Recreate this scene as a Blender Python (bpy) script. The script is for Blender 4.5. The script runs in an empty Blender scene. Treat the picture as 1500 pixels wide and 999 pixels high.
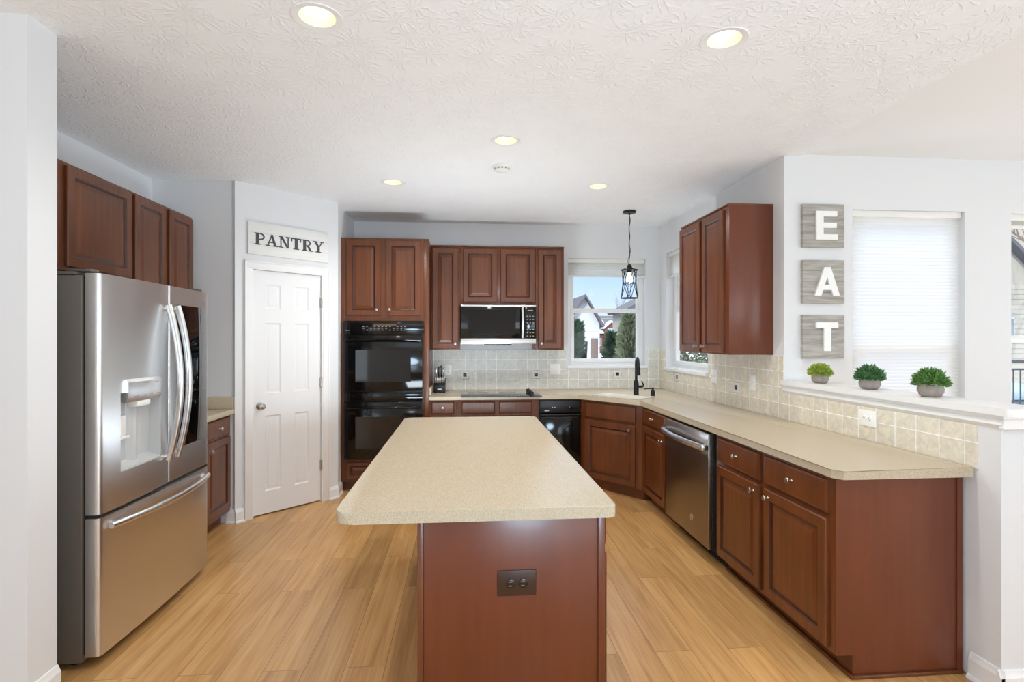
import bpy, bmesh, math, random
from mathutils import Vector, Matrix
random.seed(7)
R = math.radians
SC = bpy.context.scene
COL = SC.collection

# ------------------------------------------------------------------ camera
F = 800.0
YAW = math.atan(69 / 800)
cd = bpy.data.cameras.new('camera'); cam = bpy.data.objects.new('camera', cd); COL.objects.link(cam)
cam.location = (0, 0, 1.47); cam.rotation_euler = (R(90), 0, -YAW)
cd.sensor_width = 36; cd.sensor_fit = 'HORIZONTAL'; cd.lens = F / 1500 * 36
cd.shift_y = -2.5 / 1500
cd.clip_start = 0.05; cd.clip_end = 400
SC.camera = cam

# ------------------------------------------------------------------ view
SC.view_settings.view_transform = 'Standard'
SC.view_settings.look = 'None'
SC.view_settings.gamma = 1
SC.view_settings.use_curve_mapping = False
SC.view_settings.exposure = 0.08
try:
    SC.cycles.use_denoising = True
    SC.cycles.max_bounces = 10
    SC.cycles.diffuse_bounces = 6
    SC.cycles.glossy_bounces = 4
    SC.cycles.transparent_max_bounces = 12
    SC.cycles.sample_clamp_indirect = 6
except Exception:
    pass

# ------------------------------------------------------------------ sky
w = bpy.data.worlds.new('sky'); SC.world = w; w.use_nodes = True
nt = w.node_tree; nt.nodes.clear()
wo = nt.nodes.new('ShaderNodeOutputWorld'); bg = nt.nodes.new('ShaderNodeBackground')
tc = nt.nodes.new('ShaderNodeTexCoord'); sp = nt.nodes.new('ShaderNodeSeparateXYZ'); rp = nt.nodes.new('ShaderNodeValToRGB')
rp.color_ramp.elements[0].position = 0.0; rp.color_ramp.elements[0].color = (0.80, 0.88, 1.0, 1)
rp.color_ramp.elements[1].position = 0.42; rp.color_ramp.elements[1].color = (0.26, 0.47, 0.95, 1)
e = rp.color_ramp.elements.new(0.12); e.color = (0.47, 0.67, 1.0, 1)
e = rp.color_ramp.elements.new(0.62); e.color = (2.2, 2.35, 2.6, 1)  # overhead band brightened out of view to add light on the shades
nt.links.new(tc.outputs['Generated'], sp.inputs[0]); nt.links.new(sp.outputs['Z'], rp.inputs[0])
nt.links.new(rp.outputs[0], bg.inputs[0]); nt.links.new(bg.outputs[0], wo.inputs[0])
bg.inputs[1].default_value = 1.2

def lamp(name, kind, loc, rot, energy, color=(1, 1, 1), **kw):
    d = bpy.data.lights.new(name, kind); d.energy = energy; d.color = color
    for k, v in kw.items(): setattr(d, k, v)
    o = bpy.data.objects.new(name, d); COL.objects.link(o); o.location = loc; o.rotation_euler = rot
    return o
# winter sun from behind the house (never enters the kitchen windows)
lamp('sun', 'SUN', (0, -10, 20), (R(52), 0, R(-28)), 3.2, (1, 0.97, 0.92), angle=R(2))
# soft fills added out of view, standing in for family and dining room daylight
DAY = (0.80, 0.91, 1)
lamp('rear_right_fill', 'AREA', (3.5, -3.9, 1.35), (R(112), 0, R(8)), 55, DAY, shape='RECTANGLE', size=2.8, size_y=2.0)
lamp('rear_left_fill', 'AREA', (-3.3, -3.9, 1.35), (R(112), 0, R(-8)), 14, DAY, shape='RECTANGLE', size=1.5, size_y=2.0)
lamp('dining_fill', 'AREA', (5.45, 0.4, 1.35), (R(108), 0, R(90)), 95, DAY, shape='RECTANGLE', size=5.0, size_y=2.0)
lamp('family_room_fill', 'AREA', (-4.15, -2.3, 1.35), (R(108), 0, R(-90)), 80, DAY, shape='RECTANGLE', size=2.6, size_y=2.0)
# upward fills added to brighten the ceiling, low behind camera and behind the island
lamp('bounce_fill', 'AREA', (0.55, -0.6, 1.18), (R(140), 0, R(4)), 58, (0.60, 0.81, 1), shape='DISK', size=1.0)
lamp('bounce_fill', 'AREA', (0.05, 4.42, 0.70), (R(180), 0, 0), 24, (0.80, 0.91, 1), shape='RECTANGLE', size=1.0, size_y=0.4)

# ------------------------------------------------------------------ helpers
def lin(c):
    return tuple(((v / 255) / 12.92 if v / 255 <= 0.04045 else (((v / 255) + 0.055) / 1.055) ** 2.4) for v in c) + (1,)

def newmat(name):
    m = bpy.data.materials.new(name); m.use_nodes = True
    return m, m.node_tree, m.node_tree.nodes['Principled BSDF']

def N(nt, t, **kw):
    n = nt.nodes.new(t)
    for k, v in kw.items(): setattr(n, k, v)
    return n

def mat(name, rgb, rough=0.5, metal=0.0, coat=0.0, spec=0.5, noise=0.0, nscale=(8, 8, 8), bump=0.0, emit=0.0, ec=None, alpha=None):
    m, nt, p = newmat(name)
    c = lin(rgb)
    p.inputs['Base Color'].default_value = c
    p.inputs['Roughness'].default_value = rough
    p.inputs['Metallic'].default_value = metal
    p.inputs['Coat Weight'].default_value = coat
    p.inputs['Coat Roughness'].default_value = 0.12
    p.inputs['Specular IOR Level'].default_value = spec
    if noise or bump:
        t = N(nt, 'ShaderNodeTexCoord'); mp = N(nt, 'ShaderNodeMapping'); mp.inputs['Scale'].default_value = nscale
        nz = N(nt, 'ShaderNodeTexNoise'); nz.inputs['Scale'].default_value = 1; nz.inputs['Detail'].default_value = 5
        nt.links.new(t.outputs['Object'], mp.inputs[0]); nt.links.new(mp.outputs[0], nz.inputs['Vector'])
        if noise:
            mr = N(nt, 'ShaderNodeMapRange'); mr.inputs[1].default_value = 0.3; mr.inputs[2].default_value = 0.7
            mr.inputs[3].default_value = 1 - noise; mr.inputs[4].default_value = 1 + noise
            mx = N(nt, 'ShaderNodeVectorMath', operation='SCALE'); mx.inputs[0].default_value = c[:3]
            nt.links.new(nz.outputs[0], mr.inputs[0]); nt.links.new(mr.outputs[0], mx.inputs['Scale'])
            nt.links.new(mx.outputs[0], p.inputs['Base Color'])
        if bump:
            b = N(nt, 'ShaderNodeBump'); b.inputs['Strength'].default_value = bump; b.inputs['Distance'].default_value = 0.01
            nt.links.new(nz.outputs[0], b.inputs['Height']); nt.links.new(b.outputs[0], p.inputs['Normal'])
    if emit:
        p.inputs['Emission Color'].default_value = ec or c; p.inputs['Emission Strength'].default_value = emit
    return m

def wood(name, rgb, rough=0.34, coat=0.25, var=0.30):
    m, nt, p = newmat(name)
    g = N(nt, 'ShaderNodeNewGeometry')
    mp = N(nt, 'ShaderNodeMapping'); mp.inputs['Scale'].default_value = (38, 38, 2.2)
    nz = N(nt, 'ShaderNodeTexNoise'); nz.inputs['Scale'].default_value = 1; nz.inputs['Detail'].default_value = 8
    mp2 = N(nt, 'ShaderNodeMapping'); mp2.inputs['Scale'].default_value = (5, 5, 2.5)
    nz2 = N(nt, 'ShaderNodeTexNoise'); nz2.inputs['Scale'].default_value = 1; nz2.inputs['Detail'].default_value = 3
    ad = N(nt, 'ShaderNodeMath', operation='ADD')
    rp = N(nt, 'ShaderNodeValToRGB'); c = lin(rgb)
    rp.color_ramp.elements[0].position = 0.36; rp.color_ramp.elements[0].color = tuple(v * (1 - var) for v in c[:3]) + (1,)
    rp.color_ramp.elements[1].position = 0.66; rp.color_ramp.elements[1].color = tuple(min(1, v * (1 + var)) for v in c[:3]) + (1,)
    hv = N(nt, 'ShaderNodeMath', operation='MULTIPLY'); hv.inputs[1].default_value = 0.5
    L = nt.links.new
    L(g.outputs['Position'], mp.inputs[0]); L(mp.outputs[0], nz.inputs['Vector'])
    L(g.outputs['Position'], mp2.inputs[0]); L(mp2.outputs[0], nz2.inputs['Vector'])
    L(nz.outputs[0], ad.inputs[0]); L(nz2.outputs[0], ad.inputs[1]); L(ad.outputs[0], hv.inputs[0]); L(hv.outputs[0], rp.inputs[0])
    L(rp.outputs[0], p.inputs['Base Color'])
    p.inputs['Roughness'].default_value = rough; p.inputs['Coat Weight'].default_value = coat; p.inputs['Coat Roughness'].default_value = 0.15
    return m

class MB:
    def __init__(s): s.bm = bmesh.new(); s.T = Matrix.Identity(4)
    def _add(s, vs, fs, mi=0, bev=0, seg=2):
        bv = [s.bm.verts.new(s.T @ Vector(v)) for v in vs]
        out = []
        for f in fs:
            try:
                fc = s.bm.faces.new([bv[i] for i in f]); fc.material_index = mi; out.append(fc)
            except ValueError: pass
        if bev:
            es = list({e for f in out for e in f.edges})
            r = bmesh.ops.bevel(s.bm, geom=es, offset=bev, segments=seg, affect='EDGES', profile=0.5, clamp_overlap=True)
            for f in r['faces']: f.material_index = mi
        return s
    def box(s, x0, x1, y0, y1, z0, z1, bev=0, mi=0, seg=2):
        if x0 > x1: x0, x1 = x1, x0
        if y0 > y1: y0, y1 = y1, y0
        if z0 > z1: z0, z1 = z1, z0
        vs = [(x0, y0, z0), (x1, y0, z0), (x1, y1, z0), (x0, y1, z0), (x0, y0, z1), (x1, y0, z1), (x1, y1, z1), (x0, y1, z1)]
        fs = [(0, 3, 2, 1), (4, 5, 6, 7), (0, 1, 5, 4), (1, 2, 6, 5), (2, 3, 7, 6), (3, 0, 4, 7)]
        return s._add(vs, fs, mi, bev, seg)
    def prism(s, poly, a0, a1, axis='z', mi=0, bev=0, seg=2):
        n = len(poly)
        def P(p, a):
            if axis == 'z': return (p[0], p[1], a)
            if axis == 'y': return (p[0], a, p[1])
            return (a, p[0], p[1])
        area = sum(poly[i][0] * poly[(i + 1) % n][1] - poly[(i + 1) % n][0] * poly[i][1] for i in range(n))
        flip = (area < 0)
        if axis == 'y': flip = not flip
        if a1 < a0: flip = not flip
        if flip: poly = poly[::-1]
        vs = [P(p, a0) for p in poly] + [P(p, a1) for p in poly]
        fs = [tuple(range(n - 1, -1, -1)), tuple(range(n, 2 * n))] + [(i, (i + 1) % n, n + (i + 1) % n, n + i) for i in range(n)]
        return s._add(vs, fs, mi, bev, seg)
    def loft(s, rings, mi=0, cap=True, closed=True):
        n = len(rings[0]); vs = [p for r in rings for p in r]; fs = []
        for k in range(len(rings) - 1):
            for i in range(n if closed else n - 1):
                j = (i + 1) % n
                fs.append((k * n + i, k * n + j, (k + 1) * n + j, (k + 1) * n + i))
        if cap: fs += [tuple(range(n - 1, -1, -1)), tuple(range((len(rings) - 1) * n, len(rings) * n))]
        return s._add(vs, fs, mi)
    def lathe(s, prof, c=(0, 0, 0), axis='z', seg=24, mi=0, cap=True):
        rings = []
        for r, h in prof:
            ring = []
            for i in range(seg):
                a = 2 * math.pi * i / seg; u, v = r * math.cos(a), r * math.sin(a)
                if axis == 'z': ring.append((c[0] + u, c[1] + v, c[2] + h))
                elif axis == 'y': ring.append((c[0] + u, c[1] + h, c[2] - v))
                else: ring.append((c[0] + h, c[1] + u, c[2] + v))
            rings.append(ring)
        return s.loft(rings, mi, cap)
    def tube(s, pts, r, seg=10, mi=0, flat=1.0):
        pts = [Vector(p) for p in pts]; rings = []
        prev = None
        for i, p in enumerate(pts):
            d = (pts[min(i + 1, len(pts) - 1)] - pts[max(i - 1, 0)]).normalized()
            if prev is None:
                up = Vector((0, 0, 1)) if abs(d.z) < 0.9 else Vector((0, 1, 0))
                a = d.cross(up).normalized()
            else:
                a = (prev - d * prev.dot(d)).normalized()
            b = d.cross(a); prev = a
            rr = r[i] if isinstance(r, (list, tuple)) else r
            rings.append([tuple(p + a * rr * math.cos(t) + b * rr * flat * math.sin(t)) for t in [2 * math.pi * k / seg for k in range(seg)]])
        return s.loft(rings, mi)
    def build(s, name, mats, parent=None, world=True, smooth=35, loc=None):
        me = bpy.data.meshes.new(name)
        bmesh.ops.recalc_face_normals(s.bm, faces=s.bm.faces[:])
        off = Vector((0, 0, 0))
        if parent is None:
            if loc is not None: off = Vector(loc)
            else:
                vs = [v.co for v in s.bm.verts]
                off = Vector(((min(v.x for v in vs) + max(v.x for v in vs)) / 2, (min(v.y for v in vs) + max(v.y for v in vs)) / 2, min(v.z for v in vs)))
        elif world:
            q = parent
            while q is not None: off += q.location; q = q.parent
        for v in s.bm.verts: v.co -= off
        s.bm.to_mesh(me); s.bm.free()
        for m in (mats if isinstance(mats, (list, tuple)) else [mats]): me.materials.append(m)
        if smooth:
            me.polygons.foreach_set('use_smooth', [True] * len(me.polygons))
            me.set_sharp_from_angle(angle=R(smooth))
        o = bpy.data.objects.new(name, me); COL.objects.link(o)
        if parent is None: o.location = off
        else: o.parent = parent
        return o

def tag(o, label=None, cat=None, group=None, kind=None):
    if label: o['label'] = label
    if cat: o['category'] = cat
    if group: o['group'] = group
    if kind: o['kind'] = kind
    return o
def thing(name, label, cat, loc=(0, 0, 0), rz=0, group=None, kind=None):
    o = bpy.data.objects.new(name, None); COL.objects.link(o); o.empty_display_size = 0.1
    o.location = loc; o.rotation_euler = (0, 0, R(rz))
    return tag(o, label, cat, group, kind)
def struct(name, b, m, label, cat, smooth=0):
    return tag(b.build(name, m, smooth=smooth), label, cat, kind='structure')
def dup(root, loc, label=None, rz=None):
    def cp(o, par):
        c = o.copy(); COL.objects.link(c); c.parent = par
        for ch in list(o.children): cp(ch, c)
        return c
    r = cp(root, None); r.location = loc
    if rz is not None: r.rotation_euler = (0, 0, R(rz))
    if label: r['label'] = label
    return r
def rrect(x0, x1, y0, y1, r, n=5):
    rs = r if isinstance(r, (list, tuple)) else (r,) * 4   # corners: x0y0, x1y0, x1y1, x0y1
    P = []
    for (cx, cy, a0), rr in zip(((x0, y0, 180), (x1, y0, 270), (x1, y1, 0), (x0, y1, 90)), rs):
        sx = 1 if cx == x0 else -1; sy = 1 if cy == y0 else -1
        for k in range(n + 1):
            a = R(a0 + 90 * k / n); P.append((cx + sx * rr + rr * math.cos(a), cy + sy * rr + rr * math.sin(a)))
    return P

# ------------------------------------------------------------------ materials
M = {}
M['wall'] = mat('wall_paint', (228, 229, 230), 0.75, bump=0.02, nscale=(60, 60, 60))
M['trim'] = mat('white_trim_paint', (240, 240, 239), 0.35)
M['door'] = mat('white_door_paint', (236, 236, 236), 0.38)
M['cherry'] = wood('cherry_wood', (106, 57, 27), coat=0.15)
M['panel'] = wood('cherry_side_panel', (106, 51, 26), rough=0.33, var=0.12)
M['glaze'] = wood('dark_glazed_moulding', (66, 30, 18), rough=0.3)
M['toe'] = mat('dark_toe_kick', (52, 26, 20), 0.5)
M['nickel'] = mat('brushed_nickel', (190, 184, 176), 0.28, 1.0)
M['black'] = mat('black_appliance_gloss', (11, 11, 12), 0.09, spec=0.5)
M['blackmat'] = mat('black_satin_plastic', (20, 20, 22), 0.35)
M['blackmetal'] = mat('black_metal', (26, 27, 30), 0.4, 0.4)
M['blackglass'] = mat('black_glass', (7, 7, 9), 0.04, spec=0.62)
M['chrome'] = mat('satin_steel', (222, 222, 222), 0.3, 1.0)
M['plastic'] = mat('white_plastic', (238, 237, 232), 0.3)
M['greyplastic'] = mat('light_grey_plastic', (196, 197, 196), 0.32)
M['slot'] = mat('dark_slot', (35, 33, 32), 0.6)
M['brownplate'] = mat('brown_plate', (62, 40, 30), 0.35)
M['brown2'] = mat('dark_brown_receptacle', (38, 24, 20), 0.3)
M['concrete'] = mat('grey_concrete_pot', (150, 140, 132), 0.8, noise=0.12, nscale=(40, 40, 40))
M['sideply'] = mat('grey_fridge_cabinet_side', (118, 112, 104), 0.45, 0.5, noise=0.05, nscale=(200, 200, 200))
M['marks'] = mat('pale_printed_marks', (150, 150, 150), 0.4)
M['accentwhite'] = mat('accent_tile_white', (232, 230, 222), 0.3)
M['accentblack'] = mat('accent_tile_black', (28, 26, 26), 0.25)
M['accentgrey'] = mat('accent_tile_grey', (110, 100, 90), 0.35)
M['outlet'] = mat('almond_plate', (252, 251, 246), 0.35)
M['letterwhite'] = mat('white_letter_paint', (246, 246, 244), 0.45)
M['lettergrey'] = mat('charcoal_letter_paint', (72, 72, 76), 0.6)
M['signwhite'] = mat('whitewashed_boards', (234, 233, 229), 0.55, noise=0.03, nscale=(3, 3, 60))
M['leaf1'] = mat('yellow_green_leaves', (158, 178, 72), 0.5, noise=0.25, nscale=(60, 60, 60))
M['leaf2'] = mat('dark_green_leaves', (84, 128, 78), 0.45, noise=0.3, nscale=(60, 60, 60))
M['leaf3'] = mat('mid_green_leaves', (100, 142, 72), 0.45, noise=0.3, nscale=(60, 60, 60))
M['sink'] = mat('white_solid_surface', (236, 232, 220), 0.22)
M['bulb'] = mat('warm_bulb', (255, 236, 200), 0.3, emit=3.0, ec=(1, 0.86, 0.62, 1))
M['lens'] = mat('downlight_lens', (255, 244, 214), 0.4, emit=2.6, ec=(1, 0.95, 0.78, 1))
M['baffle'] = mat('cream_downlight_cone', (250, 240, 205), 0.4)

def m_stainless(name, base=(222, 221, 220), rough=0.30):
    m, nt, p = newmat(name); L = nt.links.new
    p.inputs['Base Color'].default_value = lin(base); p.inputs['Metallic'].default_value = 1.0
    p.inputs['Roughness'].default_value = rough
    g = N(nt, 'ShaderNodeNewGeometry')
    mp = N(nt, 'ShaderNodeMapping'); mp.inputs['Scale'].default_value = (700, 700, 6)
    nz = N(nt, 'ShaderNodeTexNoise'); nz.inputs['Scale'].default_value = 1; nz.inputs['Detail'].default_value = 2
    mp2 = N(nt, 'ShaderNodeMapping'); mp2.inputs['Scale'].default_value = (5, 5, 1.6)
    nz2 = N(nt, 'ShaderNodeTexNoise'); nz2.inputs['Scale'].default_value = 1; nz2.inputs['Detail'].default_value = 1
    b = N(nt, 'ShaderNodeBump'); b.inputs['Strength'].default_value = 0.06; b.inputs['Distance'].default_value = 0.002
    b2 = N(nt, 'ShaderNodeBump'); b2.inputs['Strength'].default_value = 0.25; b2.inputs['Distance'].default_value = 0.03
    L(g.outputs['Position'], mp.inputs[0]); L(mp.outputs[0], nz.inputs['Vector']); L(nz.outputs[0], b.inputs['Height'])
    L(g.outputs['Position'], mp2.inputs[0]); L(mp2.outputs[0], nz2.inputs['Vector']); L(nz2.outputs[0], b2.inputs['Height'])
    L(b2.outputs[0], b.inputs['Normal']); L(b.outputs[0], p.inputs['Normal'])
    return m
M['steel'] = m_stainless('stainless_steel', rough=0.34)
M['steel2'] = m_stainless('dark_stainless_steel', (150, 142, 132), 0.3)

def m_floor():
    m, nt, p = newmat('oak_plank_floor'); L = nt.links.new
    g = N(nt, 'ShaderNodeNewGeometry'); s = N(nt, 'ShaderNodeSeparateXYZ'); c = N(nt, 'ShaderNodeCombineXYZ')
    L(g.outputs['Position'], s.inputs[0]); L(s.outputs['Y'], c.inputs['X']); L(s.outputs['X'], c.inputs['Y'])
    b = N(nt, 'ShaderNodeTexBrick'); b.offset = 0.37; b.offset_frequency = 2; b.squash = 1
    b.inputs['Scale'].default_value = 1; b.inputs['Brick Width'].default_value = 1.25; b.inputs['Row Height'].default_value = 0.178
    b.inputs['Mortar Size'].default_value = 0.0012; b.inputs['Mortar Smooth'].default_value = 0.3; b.inputs['Bias'].default_value = 0
    b.inputs['Color1'].default_value = (0, 0, 0, 1); b.inputs['Color2'].default_value = (1, 1, 1, 1); b.inputs['Mortar'].default_value = (0.5, 0.5, 0.5, 1)
    L(c.outputs[0], b.inputs['Vector'])
    # grain, shifted per plank
    sh = N(nt, 'ShaderNodeVectorMath', operation='SCALE'); sh.inputs['Scale'].default_value = 7.3; L(b.outputs['Color'], sh.inputs[0])
    ad = N(nt, 'ShaderNodeVectorMath', operation='ADD'); L(g.outputs['Position'], ad.inputs[0]); L(sh.outputs[0], ad.inputs[1])
    mp = N(nt, 'ShaderNodeMapping'); mp.inputs['Scale'].default_value = (24, 1.3, 1); L(ad.outputs[0], mp.inputs[0])
    nz = N(nt, 'ShaderNodeTexNoise'); nz.inputs['Scale'].default_value = 1; nz.inputs['Detail'].default_value = 7; nz.inputs['Distortion'].default_value = 0.6
    L(mp.outputs[0], nz.inputs['Vector'])
    mp2 = N(nt, 'ShaderNodeMapping'); mp2.inputs['Scale'].default_value = (90, 3.5, 1); L(ad.outputs[0], mp2.inputs[0])
    nz2 = N(nt, 'ShaderNodeTexNoise'); nz2.inputs['Scale'].default_value = 1; nz2.inputs['Detail'].default_value = 4
    L(mp2.outputs[0], nz2.inputs['Vector'])
    rp = N(nt, 'ShaderNodeValToRGB'); rp.color_ramp.elements[0].position = 0.28; rp.color_ramp.elements[0].color = lin((172, 122, 70))
    rp.color_ramp.elements[1].position = 0.72; rp.color_ramp.elements[1].color = lin((220, 178, 120))
    e = rp.color_ramp.elements.new(0.5); e.color = lin((204, 156, 98))
    m1 = N(nt, 'ShaderNodeMath', operation='MULTIPLY_ADD'); m1.inputs[1].default_value = 0.35; L(nz2.outputs[0], m1.inputs[0])
    m2 = N(nt, 'ShaderNodeMath', operation='MULTIPLY'); m2.inputs[1].default_value = 0.65; L(nz.outputs[0], m2.inputs[0]); L(m2.outputs[0], m1.inputs[2])
    L(m1.outputs[0], rp.inputs[0])
    mr = N(nt, 'ShaderNodeMapRange'); mr.inputs[3].default_value = 0.84; mr.inputs[4].default_value = 1.12
    L(b.outputs['Color'], mr.inputs[0])
    sc = N(nt, 'ShaderNodeVectorMath', operation='SCALE'); L(rp.outputs[0], sc.inputs[0]); L(mr.outputs[0], sc.inputs['Scale'])
    mx = N(nt, 'ShaderNodeMix', data_type='RGBA'); L(b.outputs['Fac'], mx.inputs['Factor']); L(sc.outputs[0], mx.inputs['A'])
    mx.inputs['B'].default_value = lin((120, 82, 46)); L(mx.outputs['Result'], p.inputs['Base Color'])
    p.inputs['Roughness'].default_value = 0.30; p.inputs['Specular IOR Level'].default_value = 0.55
    bp = N(nt, 'ShaderNodeBump'); bp.inputs['Strength'].default_value = 0.12; bp.inputs['Distance'].default_value = 0.002
    L(m1.outputs[0], bp.inputs['Height']); L(bp.outputs[0], p.inputs['Normal'])
    return m
M['floor'] = m_floor()

def m_tile(name, axis, width, col=(214, 212, 203), off=0.0, z0=0.914):
    m, nt, p = newmat(name); L = nt.links.new
    g = N(nt, 'ShaderNodeNewGeometry'); s = N(nt, 'ShaderNodeSeparateXYZ'); c = N(nt, 'ShaderNodeCombineXYZ')
    L(g.outputs['Position'], s.inputs[0])
    a = N(nt, 'ShaderNodeMath', operation='ADD'); a.inputs[1].default_value = off; L(s.outputs[axis], a.inputs[0]); L(a.outputs[0], c.inputs['X'])
    z = N(nt, 'ShaderNodeMath', operation='ADD'); z.inputs[1].default_value = -z0 + 1.11; L(s.outputs['Z'], z.inputs[0]); L(z.outputs[0], c.inputs['Y'])
    b = N(nt, 'ShaderNodeTexBrick'); b.offset = 0; b.squash = 1
    b.inputs['Scale'].default_value = 1; b.inputs['Brick Width'].default_value = width; b.inputs['Row Height'].default_value = 0.111
    b.inputs['Mortar Size'].default_value = 0.003; b.inputs['Mortar Smooth'].default_value = 0.4
    k = lin(col)
    b.inputs['Color1'].default_value = tuple(v * 0.96 for v in k[:3]) + (1,); b.inputs['Color2'].default_value = tuple(min(1, v * 1.03) for v in k[:3]) + (1,)
    b.inputs['Mortar'].default_value = lin((250, 249, 244))
    L(c.outputs[0], b.inputs['Vector'])
    nz = N(nt, 'ShaderNodeTexNoise'); nz.inputs['Scale'].default_value = 22; nz.inputs['Detail'].default_value = 6; nz.inputs['Distortion'].default_value = 1.2
    L(g.outputs['Position'], nz.inputs['Vector'])
    mr = N(nt, 'ShaderNodeMapRange'); mr.inputs[1].default_value = 0.3; mr.inputs[2].default_value = 0.7; mr.inputs[3].default_value = 0.93; mr.inputs[4].default_value = 1.2
    L(nz.outputs[0], mr.inputs[0])
    sc = N(nt, 'ShaderNodeVectorMath', operation='SCALE'); L(b.outputs['Color'], sc.inputs[0]); L(mr.outputs[0], sc.inputs['Scale'])
    L(sc.outputs[0], p.inputs['Base Color']); p.inputs['Roughness'].default_value = 0.32
    inv = N(nt, 'ShaderNodeMath', operation='SUBTRACT'); inv.inputs[0].default_value = 1; L(b.outputs['Fac'], inv.inputs[1])
    bp = N(nt, 'ShaderNodeBump'); bp.inputs['Strength'].default_value = 0.35; bp.inputs['Distance'].default_value = 0.002
    L(inv.outputs[0], bp.inputs['Height']); L(bp.outputs[0], p.inputs['Normal'])
    return m
M['tileX'] = m_tile('cream_ceramic_tile', 'X', 0.1140, off=1.192 - 0.057 + 0.0)
M['tileY'] = m_tile('cream_ceramic_tile_side', 'Y', 0.1305, col=(220, 212, 194), off=1.3)

def m_counter():
    m, nt, p = newmat('speckled_beige_solid_surface'); L = nt.links.new
    g = N(nt, 'ShaderNodeNewGeometry')
    nz = N(nt, 'ShaderNodeTexNoise'); nz.inputs['Scale'].default_value = 420; nz.inputs['Detail'].default_value = 2
    L(g.outputs['Position'], nz.inputs['Vector'])
    rp = N(nt, 'ShaderNodeValToRGB'); rp.color_ramp.elements[0].position = 0.34; rp.color_ramp.elements[0].color = lin((176, 161, 137))
    rp.color_ramp.elements[1].position = 0.62; rp.color_ramp.elements[1].color = lin((206, 193, 168))
    L(nz.outputs[0], rp.inputs[0]); L(rp.outputs[0], p.inputs['Base Color'])
    p.inputs['Roughness'].default_value = 0.27; p.inputs['Specular IOR Level'].default_value = 0.55
    return m
M['counter'] = m_counter()

def m_ceiling():
    m, nt, p = newmat('stomped_ceiling_texture'); L = nt.links.new
    p.inputs['Base Color'].default_value = lin((244, 245, 246)); p.inputs['Roughness'].default_value = 0.8
    g = N(nt, 'ShaderNodeNewGeometry'); hs = []
    for k, (sc, off) in enumerate(((4.6, 0.0), (5.4, 5.7))):
        mp = N(nt, 'ShaderNodeMapping'); mp.inputs['Scale'].default_value = (sc, sc, 0); mp.inputs['Location'].default_value = (off, off * 1.7, 0)
        L(g.outputs['Position'], mp.inputs[0])
        v = N(nt, 'ShaderNodeTexVoronoi'); v.voronoi_dimensions = '2D'; v.inputs['Scale'].default_value = 1; L(mp.outputs[0], v.inputs['Vector'])
        sb = N(nt, 'ShaderNodeVectorMath', operation='SUBTRACT'); L(mp.outputs[0], sb.inputs[0]); L(v.outputs['Position'], sb.inputs[1])
        sx = N(nt, 'ShaderNodeSeparateXYZ'); L(sb.outputs[0], sx.inputs[0])
        at = N(nt, 'ShaderNodeMath', operation='ARCTAN2'); L(sx.outputs['Y'], at.inputs[0]); L(sx.outputs['X'], at.inputs[1])
        nz = N(nt, 'ShaderNodeTexNoise'); nz.inputs['Scale'].default_value = 3.2; nz.inputs['Detail'].default_value = 2; L(mp.outputs[0], nz.inputs['Vector'])
        ma = N(nt, 'ShaderNodeMath', operation='MULTIPLY'); ma.inputs[1].default_value = 11; L(at.outputs[0], ma.inputs[0])
        mb = N(nt, 'ShaderNodeMath', operation='MULTIPLY_ADD'); mb.inputs[1].default_value = 14; L(nz.outputs[0], mb.inputs[0]); L(ma.outputs[0], mb.inputs[2])
        sn = N(nt, 'ShaderNodeMath', operation='SINE'); L(mb.outputs[0], sn.inputs[0])
        mx = N(nt, 'ShaderNodeMapRange'); mx.inputs[1].default_value = 0.45; mx.inputs[2].default_value = 0.95; L(sn.outputs[0], mx.inputs[0])
        dm = N(nt, 'ShaderNodeMapRange'); dm.inputs[1].default_value = 0.62; dm.inputs[2].default_value = 0.3; L(v.outputs['Distance'], dm.inputs[0])
        ml = N(nt, 'ShaderNodeMath', operation='MULTIPLY'); L(mx.outputs[0], ml.inputs[0]); L(dm.outputs[0], ml.inputs[1]); hs.append(ml)
    a = N(nt, 'ShaderNodeMath', operation='MAXIMUM'); L(hs[0].outputs[0], a.inputs[0]); L(hs[1].outputs[0], a.inputs[1])
    n2 = N(nt, 'ShaderNodeTexNoise'); n2.inputs['Scale'].default_value = 30; n2.inputs['Detail'].default_value = 3; L(g.outputs['Position'], n2.inputs['Vector'])
    a2 = N(nt, 'ShaderNodeMath', operation='MULTIPLY_ADD'); a2.inputs[1].default_value = 0.5; L(n2.outputs[0], a2.inputs[0]); L(a.outputs[0], a2.inputs[2])
    bp = N(nt, 'ShaderNodeBump'); bp.inputs['Strength'].default_value = 0.45; bp.inputs['Distance'].default_value = 0.006
    L(a2.outputs[0], bp.inputs['Height']); L(bp.outputs[0], p.inputs['Normal'])
    return m
M['ceiling'] = m_ceiling()
M['ceiling2'] = mat('smooth_white_ceiling', (240, 240, 239), 0.8, bump=0.1, nscale=(25, 25, 25))

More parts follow.
